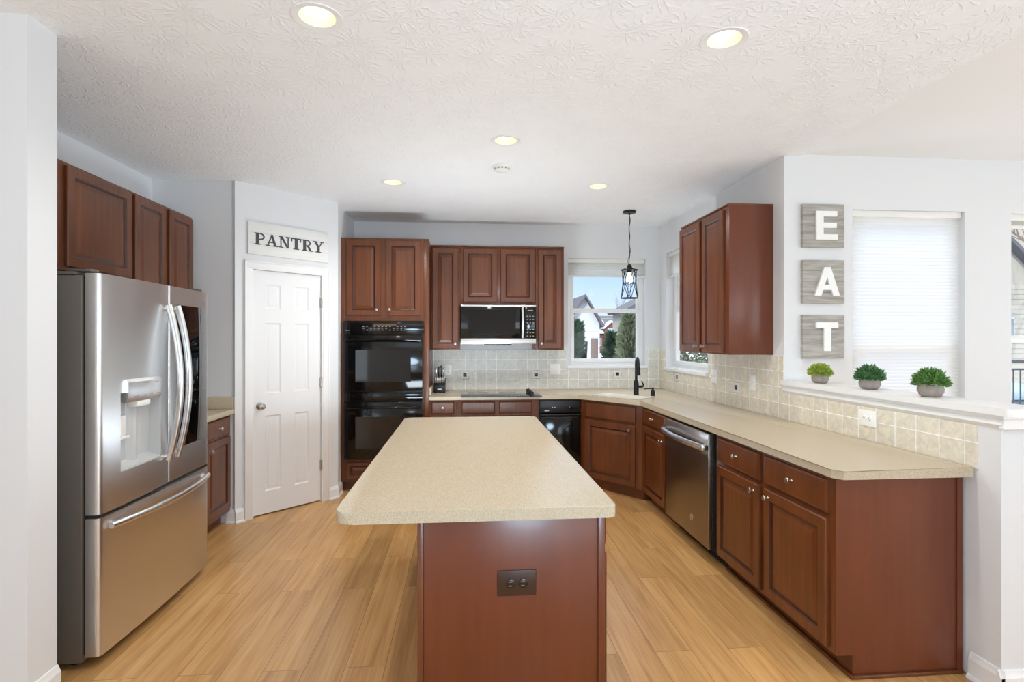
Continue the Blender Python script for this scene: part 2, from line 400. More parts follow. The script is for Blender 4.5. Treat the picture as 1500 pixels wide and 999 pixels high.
def m_glass():
    m, nt, p = newmat('window_glass'); nt.nodes.remove(p); L = nt.links.new
    o = [n for n in nt.nodes if n.type == 'OUTPUT_MATERIAL'][0]
    t = N(nt, 'ShaderNodeBsdfTransparent'); t.inputs[0].default_value = (0.96, 0.98, 0.98, 1)
    gl = N(nt, 'ShaderNodeBsdfGlossy'); gl.inputs['Roughness'].default_value = 0.02
    fr = N(nt, 'ShaderNodeFresnel'); fr.inputs[0].default_value = 1.35
    mx = N(nt, 'ShaderNodeMixShader'); ge = N(nt, 'ShaderNodeNewGeometry'); fs = N(nt, 'ShaderNodeMath', operation='SUBTRACT'); fs.inputs[0].default_value = 1; fm = N(nt, 'ShaderNodeMath', operation='MULTIPLY')
    L(ge.outputs['Backfacing'], fs.inputs[1]); L(fr.outputs[0], fm.inputs[0]); L(fs.outputs[0], fm.inputs[1]); L(fm.outputs[0], mx.inputs[0]); L(t.outputs[0], mx.inputs[1]); L(gl.outputs[0], mx.inputs[2]); L(mx.outputs[0], o.inputs[0])
    return m
M['glass'] = m_glass()
def m_shade(name, col, tr, pleat=0.0):
    m, nt, p = newmat(name); nt.nodes.remove(p); L = nt.links.new
    o = [n for n in nt.nodes if n.type == 'OUTPUT_MATERIAL'][0]
    d = N(nt, 'ShaderNodeBsdfDiffuse'); t = N(nt, 'ShaderNodeBsdfTranslucent'); mx = N(nt, 'ShaderNodeMixShader')
    d.inputs[0].default_value = lin(col); t.inputs[0].default_value = (1, 1, 1, 1); mx.inputs[0].default_value = tr
    L(d.outputs[0], mx.inputs[1]); L(t.outputs[0], mx.inputs[2]); L(mx.outputs[0], o.inputs[0])
    return m
M['shade'] = m_shade('cellular_shade_fabric', (250, 250, 246), 0.62)
M['shade2'] = m_shade('raised_shade_fabric', (240, 238, 230), 0.35)

def m_board(name, rgb, axis_scale):
    m, nt, p = newmat(name); L = nt.links.new
    g = N(nt, 'ShaderNodeNewGeometry'); mp = N(nt, 'ShaderNodeMapping'); mp.inputs['Scale'].default_value = axis_scale
    nz = N(nt, 'ShaderNodeTexNoise'); nz.inputs['Scale'].default_value = 1; nz.inputs['Detail'].default_value = 6
    L(g.outputs['Position'], mp.inputs[0]); L(mp.outputs[0], nz.inputs['Vector'])
    rp = N(nt, 'ShaderNodeValToRGB'); c = lin(rgb)
    rp.color_ramp.elements[0].position = 0.3; rp.color_ramp.elements[0].color = tuple(v * 0.7 for v in c[:3]) + (1,)
    rp.color_ramp.elements[1].position = 0.7; rp.color_ramp.elements[1].color = tuple(min(1, v * 1.25) for v in c[:3]) + (1,)
    L(nz.outputs[0], rp.inputs[0]); L(rp.outputs[0], p.inputs['Base Color']); p.inputs['Roughness'].default_value = 0.75
    return m
M['greyboard'] = m_board('weathered_grey_boards', (172, 168, 160), (6, 6, 60))

H = 2.74
# ================================================================== STRUCTURE
b = MB(); b.box(-4.4, 5.75, -4.2, 6.2, -0.12, 0.0); struct('floor', b, M['floor'], 'light oak plank floor running through the kitchen', 'floor')
LIGHTS = [(-0.579, 2.21), (1.095, 2.228), (0.261, 3.482), (-0.578, 4.484), (1.101, 4.458)]
def ceiling_mesh(outer, holes, z):
    bm = bmesh.new(); es = []
    def loop(pts):
        vs = [bm.verts.new((x, y, z)) for x, y in pts]
        for i in range(len(vs)): es.append(bm.edges.new((vs[i], vs[(i + 1) % len(vs)])))
    loop(outer)
    for (x, y, r) in holes: loop([(x + r * math.cos(a), y + r * math.sin(a)) for a in [2 * math.pi * k / 32 for k in range(32)]])
    bmesh.ops.triangle_fill(bm, edges=es, use_beauty=True)
    return bm
b = MB(); b.bm.free(); b.bm = ceiling_mesh([(-4.4, -4.2), (2.31, -4.2), (2.31, 6.15), (-4.4, 6.15)], [(x, y, 0.072) for x, y in LIGHTS], H)
b.box(-4.4, 2.31, -4.2, 6.15, 2.86, 2.92); b.box(2.298, 2.31, -4.2, 3.6, 2.7405, 2.8)
struct('ceiling', b, M['ceiling'], 'white stomped-texture kitchen ceiling with recessed lights', 'ceiling')
b = MB(); b.prism([(2.31, 2.752), (5.75, 2.752), (5.75, 2.85), (2.31, 2.85)], -4.2, 3.7, axis='y')
struct('ceiling_dining', b, M['ceiling2'], 'smooth bright white ceiling over the dining side', 'ceiling')

def wall_with_hole(b, ax, a0, a1, t0, t1, z0, z1, holes):
    # ax 'x': wall runs along x from a0..a1, thickness y t0..t1
    def bx(p, q, zz0, zz1):
        if q - p < 1e-4 or zz1 - zz0 < 1e-4: return
        if ax == 'x': b.box(p, q, t0, t1, zz0, zz1)
        else: b.box(t0, t1, p, q, zz0, zz1)
    cur = a0
    for (h0, h1, hz0, hz1) in sorted(holes):
        bx(cur, h0, z0, z1); bx(h0, h1, z0, hz0); bx(h0, h1, hz1, z1); cur = h1
    bx(cur, a1, z0, z1)
W1 = (1.143, 2.03, 1.178, 2.374); W2 = (4.79, 5.821, 1.165, 2.413)
W3 = (2.70, 3.55, 0.72, 2.38); W4 = (3.91, 4.78, 0.72, 2.375)
b = MB(); wall_with_hole(b, 'x', -2.6, 2.35, 6.0, 6.15, 0, 2.86, [W1]); struct('wall_back', b, M['wall'], 'pale grey back wall behind the cooktop with one window', 'wall')
b = MB(); wall_with_hole(b, 'y', 3.6, 6.0, 2.2, 2.35, 0, 2.86, [W2]); struct('wall_right', b, M['wall'], 'pale grey right wall holding the upper cabinet', 'wall')
b = MB(); wall_with_hole(b, 'x', 2.35, 5.75, 3.6, 3.75, 0, 2.86, [W3, W4]); struct('wall_dining', b, M['wall'], 'pale dining wall with the three letter plaques', 'wall')
b = MB(); b.box(5.6, 5.75, -4.2, 3.6, 0, 2.86); struct('wall_far_right', b, M['wall'], 'dining room end wall', 'wall')
b = MB(); b.box(-4.4, 5.75, -4.2, -4.05, 0, 2.86); struct('wall_rear', b, M['wall'], 'rear wall of the family room', 'wall')
b = MB(); b.box(-4.4, -4.25, -4.05, 2.285, 0, 2.86); struct('wall_family_room', b, M['wall'], 'left wall of the family room', 'wall')
b = MB(); b.box(-2.62, -2.47, 2.44, 6.0, 0, 2.86); struct('wall_left', b, M['wall'], 'grey wall behind the refrigerator', 'wall')
b = MB(); b.box(-4.25, -1.70, 2.285, 2.44, 0, 2.86); struct('wall_stub', b, M['wall'], 'short wall end at the left beside the refrigerator', 'wall')
# pantry enclosure: short wall facing camera, the 45 degree door wall, short return
PX, PY = -1.835, 4.545; S2 = math.sqrt(0.5)
b = MB(); b.box(-2.47, PX - 0.03, 4.56, 4.66, 0, 2.86); struct('wall_pantry_side', b, M['wall'], 'grey wall between refrigerator cabinets and pantry', 'wall')
b = MB(); b.T = Matrix.Translation((PX, PY, 0)) @ Matrix.Rotation(R(45), 4, 'Z')
wall_with_hole(b, 'x', 0, 0.93, 0, 0.11, 0, 2.86, [(0.14, 0.765, 0.0, 2.055)]); struct('wall_pantry', b, M['wall'], 'angled grey wall holding the white pantry door', 'wall')
b = MB(); b.box(-1.30, -1.19, 5.235, 6.0, 0, 2.86); struct('wall_pantry_return', b, M['wall'], 'short wall beside the double oven', 'wall')
# half wall with ledge
b = MB(); b.box(2.2, 2.32, 2.066, 3.6, 0, 1.12); struct('wall_half', b, M['wall'], 'low half wall behind the right counter', 'wall')
def trim(n, b, label='white painted baseboard', cat='trim', m='trim'): return struct(n, b, M[m], label, cat)
b = MB()
b.prism(rrect(2.165, 2.375, 2.0, 3.5995, [0.02, 0.02, 0.001, 0.001]), 1.158, 1.19, bev=0.006)
b.box(2.18, 2.345, 2.04, 3.5995, 1.142, 1.158, 0.002)
b.prism([(2.165 + 0.035, 1.10), (2.165 + 0.018, 1.118), (2.165 + 0.024, 1.142), (2.33, 1.142), (2.342, 1.118), (2.33, 1.10)], 2.05, 3.5995, axis='y')
b.box(2.186, 2.338, 2.044, 2.066, 1.10, 1.142, 0.003)
trim('trim_1', b, 'white moulded ledge cap on the half wall', 'ledge')
def base(n, x0, y0, x1, y1, nx, ny):
    L_ = math.hypot(x1 - x0, y1 - y0); a = math.atan2(y1 - y0, x1 - x0)
    b = MB(); b.T = Matrix.Translation((x0, y0, 0)) @ Matrix.Rotation(a, 4, 'Z')
    s = 1 if (-(y1 - y0) * nx + (x1 - x0) * ny) > 0 else -1
    b.prism([(0, 0), (s * 0.016, 0), (s * 0.016, 0.082), (s * 0.010, 0.095), (s * 0.006, 0.108), (0, 0.11)], 0, L_, axis='x')
    b.prism([(s * 0.016, 0), (s * 0.028, 0), (s * 0.026, 0.012), (s * 0.016, 0.018)], 0, L_, axis='x')
    return trim(n, b)
base('baseboard_left', -4.2, 2.285, -1.7, 2.285, 0, -1)
base('baseboard_stub', -1.7, 2.26, -1.7, 2.44, 1, 0)
base('baseboard_pantry', -1.90, 4.56, -1.835, 4.56, 0, -1)
base('baseboard_pantry_left', PX, PY, PX + 0.07 * S2, PY + 0.07 * S2, 1, -1)
base('baseboard_pantry_right', PX + 0.832 * S2, PY + 0.832 * S2, PX + 0.93 * S2, PY + 0.93 * S2, 1, -1)
base('baseboard_return', -1.19, 5.20, -1.19, 5.37, 1, 0)
base('baseboard_half', 2.2, 2.05, 2.2, 2.20, -1, 0)
base('baseboard_half_end', 2.18, 2.066, 2.34, 2.066, 0, -1)

# backsplash tile fields
b = MB()
b.box(-0.35, 1.118, 5.992, 6.0, 0.914, 1.357); b.box(1.118, 2.055, 5.992, 6.0, 0.914, 1.150); b.box(2.055, 2.2, 5.992, 6.0, 0.914, 1.357)
struct('trim_2', b, M['tileX'], 'cream square tile backsplash behind the cooktop', 'tile backsplash')
b = MB()
b.box(2.192, 2.2, 5.846, 5.992, 0.914, 1.357); b.box(2.192, 2.2, 4.765, 5.846, 0.914, 1.135)
b.box(2.192, 2.2, 3.6, 4.765, 0.914, 1.357); b.box(2.192, 2.2, 2.168, 3.6, 0.914, 1.10)
struct('trim_3', b, M['tileY'], 'cream tile backsplash along the right wall', 'tile backsplash')

# ---- windows: double hung units set in the opening; local x along wall, y outward, z up
def window(n, label, loc, rz, w, h, rail, shade=None, glass_top=True, sill=True, side_fr=0.05, mirror=False):
    t = thing(n, label, 'window', loc, rz, kind='structure')
    b = MB(); f = side_fr; y0, y1 = 0.085, 0.135
    b.box(0, f, y0, y1, 0, h, 0.003); b.box(w - f, w, y0, y1, 0, h, 0.003); b.box(f, w - f, y0, y1, h - 0.04, h, 0.003); b.box(f, w - f, y0, y1, 0, 0.035, 0.003)
    b.build('window_frame', M['trim'], t, world=False)
    b = MB(); s = 0.035                                    # lower sash, nearer the room
    a0, a1 = f, w - f
    b.box(a0, a0 + s, 0.075, 0.105, 0.035, rail, 0.003); b.box(a1 - s, a1, 0.075, 0.105, 0.035, rail, 0.003)
    b.box(a0, a1, 0.072, 0.105, rail - 0.035, rail + 0.004, 0.003); b.box(a0 + 0.001, a1 - 0.001, 0.0738, 0.1042, 0.0355, 0.075, 0.003)
    o = b.build('lower_sash', M['trim'], t, world=False)
    g = MB(); g.box(a0 + s, a1 - s, 0.088, 0.092, 0.075, rail - 0.035); g.build('pane', M['glass'], o, world=False, smooth=0)
    b = MB(); s = 0.03
    b.box(a0, a0 + s, 0.107, 0.130, rail - 0.02, h - 0.04, 0.003); b.box(a1 - s, a1, 0.107, 0.130, rail - 0.02, h - 0.04, 0.003)
    b.box(a0 + 0.001, a1 - 0.001, 0.1062, 0.1292, rail - 0.019, rail + 0.018, 0.003); b.box(a0 + 0.001, a1 - 0.001, 0.1062, 0.1292, h - 0.07, h - 0.0405, 0.003)
    o = b.build('upper_sash', M['trim'], t, world=False)
    g = MB(); g.box(a0 + s, a1 - s, 0.116, 0.120, rail + 0.018, h - 0.07); g.build('pane', M['glass'], o, world=False, smooth=0)
    if sill:
        b = MB(); b.box(-0.012, w + 0.012, -0.03, 0.0, -0.032, -0.001, 0.004); b.box(0.0005, w - 0.0005, 0.0, 0.085, 0.0, 0.006)
        b.build('sill', M['trim'], t, world=False)
    return t
window('window_1', 'white double hung window above the back counter', (W1[0], 6.0, W1[2]), 0, W1[1] - W1[0], W1[3] - W1[2], 0.625)
window('window_2', 'white double hung window on the right wall beside the upper cabinet', (2.2, W2[1], W2[2]), -90, W2[1] - W2[0], W2[3] - W2[2], 0.64)
window('window_3', 'dining window covered by a white cellular shade', (W3[0], 3.6, W3[2]), 0, W3[1] - W3[0], W3[3] - W3[2], 0.72)
window('window_4', 'dining window at the right edge looking onto the yard', (W4[0], 3.6, W4[2]), 0, W4[1] - W4[0], W4[3] - W4[2], 0.76)

def shade(label, loc, rz, w, drop, m, pitch=0.019, depth=0.010, y=0.045, group=None):
    t = thing('window_shade', label, 'window shade', loc, rz, group=group)
    b = MB(); b.box(0.004, w - 0.004, y - 0.022, y + 0.022, -0.045, 0, 0.003); b.build('head_rail', M['plastic'], t, world=False)
    n = max(3, int((drop - 0.07) / pitch)); pr = []
    zt, zb = -0.045, -drop + 0.022
    for i in range(n * 2 + 1):
        z = zt + (zb - zt) * i / (n * 2); pr.append((y + (depth if i % 2 else -depth), z))
    b = MB()
    vs = [(x, p[0], p[1]) for x in (0.008, w - 0.008) for p in pr]; k = len(pr)
    b._add(vs, [(i, i + 1, k + i + 1, k + i) for i in range(k - 1)])
    b.build('pleated_fabric', m, t, world=False, smooth=0)
    b = MB(); b.box(0.006, w - 0.006, y - 0.016, y + 0.016, -drop, -drop + 0.022, 0.004); b.build('bottom_rail', M['plastic'], t, world=False)
    return t
shade('white cellular shade pulled halfway up above the back window', (W1[0], 6.0, W1[3]), 0, W1[1] - W1[0], 0.205, M['shade2'], 0.012)
shade('raised white shade in the side window behind the upper cabinet', (2.2, W2[1], W2[3]), -90, W2[1] - W2[0], 0.27, M['shade2'], 0.012)
shade('fully lowered white cellular shade behind the potted plants', (W3[0], 3.6, W3[3]), 0, W3[1] - W3[0], 1.64, M['shade'], 0.024, 0.0022)
shade('white shade rolled right up at the far right window', (W4[0], 3.6, W4[3]), 0, W4[1] - W4[0], 0.10, M['shade2'], 0.012)

# ---- pantry door
t = thing('door_1', 'white six panel pantry door in an angled wall', 'door', (PX, PY, 0), 45, kind='structure')
DX0, DX1, DH = 0.146, 0.759, 2.043
b = MB(); yf = 0.012
b.box(DX0, DX1, yf + 0.008, yf + 0.036, 0.012, DH)
xs = [DX0, 0.249, 0.388, 0.511, 0.645, DX1]; zs = [0.012, 0.198, 0.83, 1.015, 1.607, 1.725, 1.928, DH]
def inpanel(i, j): return i in (1, 3) and j in (1, 3, 5)
for i in range(5):
    for j in range(7):
        if not inpanel(i, j): b.box(xs[i], xs[i + 1], yf, yf + 0.008, zs[j], zs[j + 1])
for i in (1, 3):
    for j in (1, 3, 5):
        x0, x1, z0, z1 = xs[i], xs[i + 1], zs[j], zs[j + 1]; rings = []
        for ins, y in ((0, yf), (0.006, yf + 0.005), (0.012, yf + 0.0075), (0.02, yf + 0.0075), (0.034, yf + 0.002)):
            rings.append([(x0 + ins, y, z0 + ins), (x1 - ins, y, z0 + ins), (x1 - ins, y, z1 - ins), (x0 + ins, y, z1 - ins)])
        b.loft(rings, cap=False); b._add(rings[-1], [(0, 1, 2, 3)])
slab = b.build('door_slab', M['door'], t, world=False, smooth=30)
b = MB(); c0, c1, ct = 0.072, 0.833, 2.115
prof = lambda y: y
for (x0, x1) in ((c0, 0.134), (0.771, c1)):
    b.box(x0, x1, -0.016, -0.0005, 0, 2.06, 0.003); 
b.box(c0, c1, -0.016, -0.0005, 2.052, ct, 0.003)
b.box(c0 - 0.0, c0 + 0.014, -0.021, -0.014, 0, ct, 0.002); b.box(c1 - 0.014, c1, -0.021, -0.014, 0, ct, 0.002); b.box(c0, c1, -0.021, -0.014, ct - 0.014, ct, 0.002)
b.box(0.1335, 0.1435, -0.013, 0.10, 0, 2.054); b.box(0.7615, 0.7715, -0.013, 0.10, 0, 2.054); b.box(0.134, 0.771, -0.013, 0.10, 2.0455, 2.0545)
b.build('door_casing', M['trim'], t, world=False)
b = MB(); b.lathe([(0.030, 0), (0.030, -0.006), (0.012, -0.010), (0.010, -0.028), (0.020, -0.036), (0.027, -0.048), (0.024, -0.060), (0.010, -0.065)], (0.204, yf - 0.001, 0.916), axis='y')
b.build('door_knob', M['nickel'], t, world=False)
for z in (1.80, 1.08, 0.33):
    b = MB(); b.box(0.752, 0.770, -0.010, 0.012, z - 0.045, z + 0.045, 0.002); b.lathe([(0.005, -0.048), (0.005, 0.048)], (0.761, -0.010, z), seg=10)
    b.build('hinge', M['nickel'], t, world=False)

# ================================================================== CABINETS
def panel_front(b, x0, x1, z0, z1, kind='door', y=0.0):
    # y = face frame plane; the front stands proud by 20 mm
    if kind == 'slab':
        rs = [(0, -0.0005), (0, -0.013), (0.006, -0.0175), (0.012, -0.020)]
        mi = [0, 0, 0]
    else:
        s = min(0.057, (x1 - x0) * 0.24, (z1 - z0) * 0.24)
        rs = [(0, -0.0005), (0, -0.015), (0.005, -0.020), (s - 0.004, -0.020), (s + 0.003, -0.0125), (s + 0.009, -0.0105), (s + 0.012, -0.0105), (s + 0.034, -0.0175), (s + 0.037, -0.019)]
        mi = [0, 0, 0, 1, 1, 1, 0, 0]
    rings = [[(x0 + i, y + d, z0 + i), (x1 - i, y + d, z0 + i), (x1 - i, y + d, z1 - i), (x0 + i, y + d, z1 - i)] for i, d in rs]
    for k in range(len(rings) - 1): b.loft([rings[k], rings[k + 1]], mi[k], cap=False)
    b._add(rings[0], [(3, 2, 1, 0)]); b._add(rings[-1], [(0, 1, 2, 3)])
def knob(parent, x, z, y=-0.021):
    b = MB(); b.lathe([(0.0075, 0), (0.0055, -0.004), (0.005, -0.014), (0.012, -0.019), (0.015, -0.024), (0.013, -0.028), (0.005, -0.0305)], (x, y, z), axis='y', seg=16)
    return b.build('knob', M['nickel'], parent, world=False)
def cabinet(label, loc, rz, w, d, z0, z1, fronts, toe=0.0, cat='cabinet', name='kitchen_cabinet', body=None, wood_='cherry', group=None):
    t = thing(name, label, cat, loc, rz, group=group)
    b = MB()
    if body: body(b)
    else:
        if toe:
            b.box(0, w, 0, d, z0 + toe, z1, 0.0015); b.box(0, w, 0.075, d, z0, z0 + toe)
        else: b.box(0, w, 0, d, z0, z1, 0.0015)
    b.build('cabinet_body', M[wood_], t, world=False)
    for f in fronts:
        k, x0, x1, a0, a1 = f[:5]
        b = MB(); panel_front(b, x0, x1, a0, a1, 'slab' if k in ('drawer', 'slab') else 'door')
        nm = {'door': 'door', 'drawer': 'drawer_front', 'slab': 'false_front', 'pdrawer': 'drawer_front'}[k]
        o = b.build(nm, [M['cherry'], M['glaze']], t, world=False, smooth=20)
        if len(f) > 5 and f[5]: knob(o, f[5][0], f[5][1])
    return t
def cornice(t, w, d, z, over=0.012, left=True):
    b = MB(); b.box(-0.0, w, -over, d, z, z + 0.014, 0.003); b.build('top_moulding', M['cherry'], t, world=False)

ZB, ZT = 1.36, 2.425
# back wall uppers, left to right
t = cabinet('tall narrow wall cabinet directly left of the microwave', (-0.345, 5.67, 0), 0, 0.295, 0.327, ZB, ZT,
        [('door', 0.012, 0.278, ZB + 0.012, ZT - 0.018, (0.245, ZB + 0.065))]); cornice(t, 0.295, 0.327, ZT)
t = cabinet('two door wall cabinet directly above the microwave', (-0.048, 5.67, 0), 0, 0.782, 0.327, 1.826, ZT,
        [('door', 0.028, 0.382, 1.852, ZT - 0.018), ('door', 0.417, 0.775, 1.852, ZT - 0.018)]); cornice(t, 0.782, 0.327, ZT)
t = cabinet('tall narrow wall cabinet between microwave and back window', (0.736, 5.67, 0), 0, 0.30, 0.327, ZB, ZT,
        [('door', 0.026, 0.272, ZB + 0.012, ZT - 0.018, (0.062, ZB + 0.065))]); cornice(t, 0.30, 0.327, ZT)
# oven tower
TW = 0.838; TX = -1.189; TY = 5.38
def tower_body(b):
    b.box(0, 0.035, 0, 0.612, 0.10, 2.45, 0.0015); b.box(TW - 0.052, TW, 0, 0.612, 0.10, 2.45, 0.0015)
    b.box(0.035, TW - 0.052, 0.0, 0.612, 1.648, 2.45); b.box(0.035, TW - 0.052, 0.0, 0.612, 0.10, 0.306); b.box(0.035, TW - 0.052, 0.595, 0.612, 0.306, 1.648)
    b.box(0, TW, 0.075, 0.612, 0, 0.10)
cabinet('tall cherry oven cabinet reaching near the ceiling', (TX, TY, 0), 0, TW, 0.61, 0, 2.45,
        [('door', 0.055, 0.378, 1.70, 2.425, (0.340, 1.755)), ('door', 0.428, 0.762, 1.70, 2.425, (0.462, 1.755)),
         ('pdrawer', 0.055, 0.765, 0.125, 0.285)], body=tower_body, name='oven_cabinet')
# right wall upper (front faces -X); local x runs toward the camera
t = cabinet('glossy cherry two door wall cabinet on the right wall', (1.872, 4.60, 0), -90, 0.865, 0.327, ZB, ZT,
        [('door', 0.006, 0.405, ZB + 0.012, ZT - 0.016, (0.362, ZB + 0.055)), ('door', 0.455, 0.800, ZB + 0.012, ZT - 0.016, (0.495, ZB + 0.055))], wood_='panel'); cornice(t, 0.865, 0.327, ZT, 0.006)
# left uppers over fridge (front faces +X); local x runs away from the camera
cabinet('cherry wall cabinet above the refrigerator, nearest the camera', (-2.145, 2.46, 0), 90, 1.255, 0.32, 1.84, ZT,
        [('door', 0.045, 0.605, 1.862, ZT - 0.016), ('door', 0.670, 1.238, 1.862, ZT - 0.016)])
cabinet('tall two door cherry wall cabinet left of the pantry wall', (-2.145, 3.717, 0), 90, 0.79, 0.32, ZB, ZT,
        [('door', 0.02, 0.385, ZB + 0.012, ZT - 0.016), ('door', 0.435, 0.775, ZB + 0.012, ZT - 0.016)])
# left base by the pantry wall
cabinet('small cherry base cabinet between refrigerator and pantry', (-1.875, 3.66, 0), 90, 0.895, 0.59, 0, 0.874,
        [('drawer', 0.45, 0.86, 0.725, 0.858, (0.655, 0.79)), ('door', 0.45, 0.86, 0.135, 0.705, (0.50, 0.65)),
         ('drawer', 0.03, 0.42, 0.725, 0.858), ('door', 0.03, 0.42, 0.135, 0.705)], toe=0.1)
# back base
cabinet('cherry base drawer unit between oven cabinet and cooktop base', (-0.349, 5.41, 0), 0, 0.268, 0.58, 0, 0.872,
        [('drawer', 0.022, 0.245, 0.735, 0.856, (0.133, 0.80)), ('door', 0.022, 0.245, 0.12, 0.715)], toe=0.1)
cabinet('cherry base cabinet under the cooktop', (-0.080, 5.41, 0), 0, 0.815, 0.58, 0, 0.872,
        [('slab', 0.045, 0.375, 0.735, 0.856), ('slab', 0.418, 0.748, 0.735, 0.856), ('door', 0.045, 0.375, 0.12, 0.715), ('door', 0.418, 0.748, 0.12, 0.715)], toe=0.1)
# corner sink base
CA = Vector((1.158, 5.41)); CB = Vector((1.60, 4.815)); CL = (CB - CA).length; CAN = math.degrees(math.atan2(CB.y - CA.y, CB.x - CA.x))
def corner_body(b):
    # inverse rotation of world polygon into local
    Mi = (Matrix.Translation((CA.x, CA.y, 0)) @ Matrix.Rotation(R(CAN), 4, 'Z')).inverted()
    P = [(CA.x, CA.y), (CB.x, CB.y), (2.185, 4.815), (2.185, 5.985), (1.158, 5.985)]
    P = [tuple((Mi @ Vector((x, y, 0)))[:2]) for x, y in P]
    # open top box: the sink bowl hangs inside
    b.prism(P, 0.10, 0.655)
    b.box(0.0, CL, 0.0, 0.02, 0.655, 0.872)
    Q = [(1.21, 5.44), (1.63, 4.865), (2.185, 4.865), (2.185, 5.985), (1.21, 5.985)]
    Q = [tuple((Mi @ Vector((x, y, 0)))[:2]) for x, y in Q]
    b.prism(Q, 0.0, 0.10)
cabinet('cherry corner sink base with a wide raised panel door', (CA.x, CA.y, 0), CAN, CL, 0.5, 0, 0.872,
        [('slab', 0.075, CL - 0.075, 0.70, 0.850), ('door', 0.075, CL - 0.075, 0.115, 0.675, (CL - 0.12, 0.635))], body=corner_body, name='sink_base_cabinet')
# right base run
cabinet('narrow cherry base cabinet between corner sink and dishwasher', (1.60, 4.812, 0), -90, 0.620, 0.585, 0, 0.872,
        [('drawer', 0.05, 0.585, 0.725, 0.856, (0.31, 0.79)), ('door', 0.05, 0.585, 0.115, 0.700, (0.53, 0.645))], toe=0.1)
def end_body(b):
    b.box(0, 1.115, 0, 0.585, 0.10, 0.872, 0.001); b.box(0, 1.115, 0.075, 0.585, 0, 0.10)
e = cabinet('two drawer cherry base cabinet at the near end of the right counter', (1.60, 3.355, 0), -90, 1.115, 0.585, 0, 0.872,
        [('drawer', 0.035, 0.530, 0.705, 0.852, (0.285, 0.785)), ('drawer', 0.580, 1.080, 0.705, 0.852, (0.83, 0.785)),
         ('door', 0.035, 0.530, 0.115, 0.680, (0.478, 0.640)), ('door', 0.580, 1.080, 0.115, 0.680, (0.622, 0.640))], body=end_body)
b = MB(); b.prism([(0.0, 0.10), (0.0, 0.872), (0.585, 0.872), (0.585, 0.0), (0.075, 0.0), (0.075, 0.10)], 1.116, 1.122, axis='x')
b.box(1.1225, 1.128, 0.560, 0.585, 0.0, 0.872); b.build('end_panel', M['panel'], e, world=False)
b = MB(); b.box(1.1225, 1.136, 0.075, 0.585, 0.0, 0.016, 0.004); b.box(0.0, 1.136, 0.060, 0.0745, 0, 0.016, 0.004); b.build('shoe_moulding', M['cherry'], e, world=False)

# island
t = thing('kitchen_island', 'reddish cherry kitchen island base in the middle of the floor', 'kitchen island', (0.155, 2.84, 0))
b = MB(); b.box(-0.135, 0.455, 1.815, 3.83, 0.0, 0.878, 0.001); b.build('cabinet_body', M['panel'], t)
b = MB(); b.box(-0.135, 0.455, 1.803, 1.8145, 0.0, 0.878, 0.001); b.build('end_panel', M['panel'], t)
b = MB(); b.box(-0.155, -0.1355, 1.797, 1.822, 0, 0.878, 0.004); b.build('corner_moulding', M['cherry'], t)
b = MB(); b.box(0.445, 0.468, 1.797, 1.8028, 0, 0.878, 0.002); b.box(0.4555, 0.468, 1.803, 3.83, 0, 0.878, 0.001); b.build('face_frame', M['panel'], t)
ys = [1.835, 2.50, 3.16, 3.80]
for i in range(3):
    y0, y1 = ys[i] + 0.012, ys[i + 1] - 0.012
    for (z0, z1, nm, kd) in ((0.765, 0.866, 'drawer_front', 'slab'), (0.115, 0.735, 'door', 'door')):
        b = MB(); b.T = Matrix.Translation((0.468, 0, 0)) @ Matrix.Rotation(R(90), 4, 'Z')
        panel_front(b, y0, y1, z0, z1, kd)
        o = b.build(nm, [M['cherry'], M['glaze']], t, smooth=20)
        k = MB(); k.lathe([(0.0055, 0.0), (0.005, 0.014), (0.013, 0.02), (0.012, 0.027), (0.004, 0.030)], (0.489, (y0 + y1) / 2 if nm != 'door' else y1 - 0.05, (z0 + z1) / 2 if nm != 'door' else 0.69), axis='x', seg=14)
        k.build('knob', M['nickel'], o)
b = MB(); b.box(0.107, 0.236, 1.797, 1.8028, 0.622, 0.706, 0.002)
pl = b.build('outlet_plate', M['brownplate'], t); pl['label'] = 'dark brown double outlet plate'
for cx in (0.151, 0.192):
    b = MB(); b.lathe([(0.016, 0.0), (0.016, -0.003), (0.0145, -0.004)], (cx, 1.7968, 0.664), axis='y', seg=20); o = b.build('receptacle', M['brown2'], pl)
    b = MB(); b.box(cx - 0.008, cx + 0.005, 1.7905, 1.7925, 0.669, 0.672); b.box(cx - 0.008, cx + 0.004, 1.7905, 1.7925, 0.656, 0.659); b.build('slot', M['nickel'], o)
b = MB(); b.prism(rrect(-0.418, 0.502, 1.772, 3.90, [0.06, 0.022, 0.05, 0.05], 7), 0.880, 0.918, bev=0.010, seg=3)
tag(b.build('island_worktop', M['counter']), 'beige speckled island worktop overhanging to the left', 'worktop')

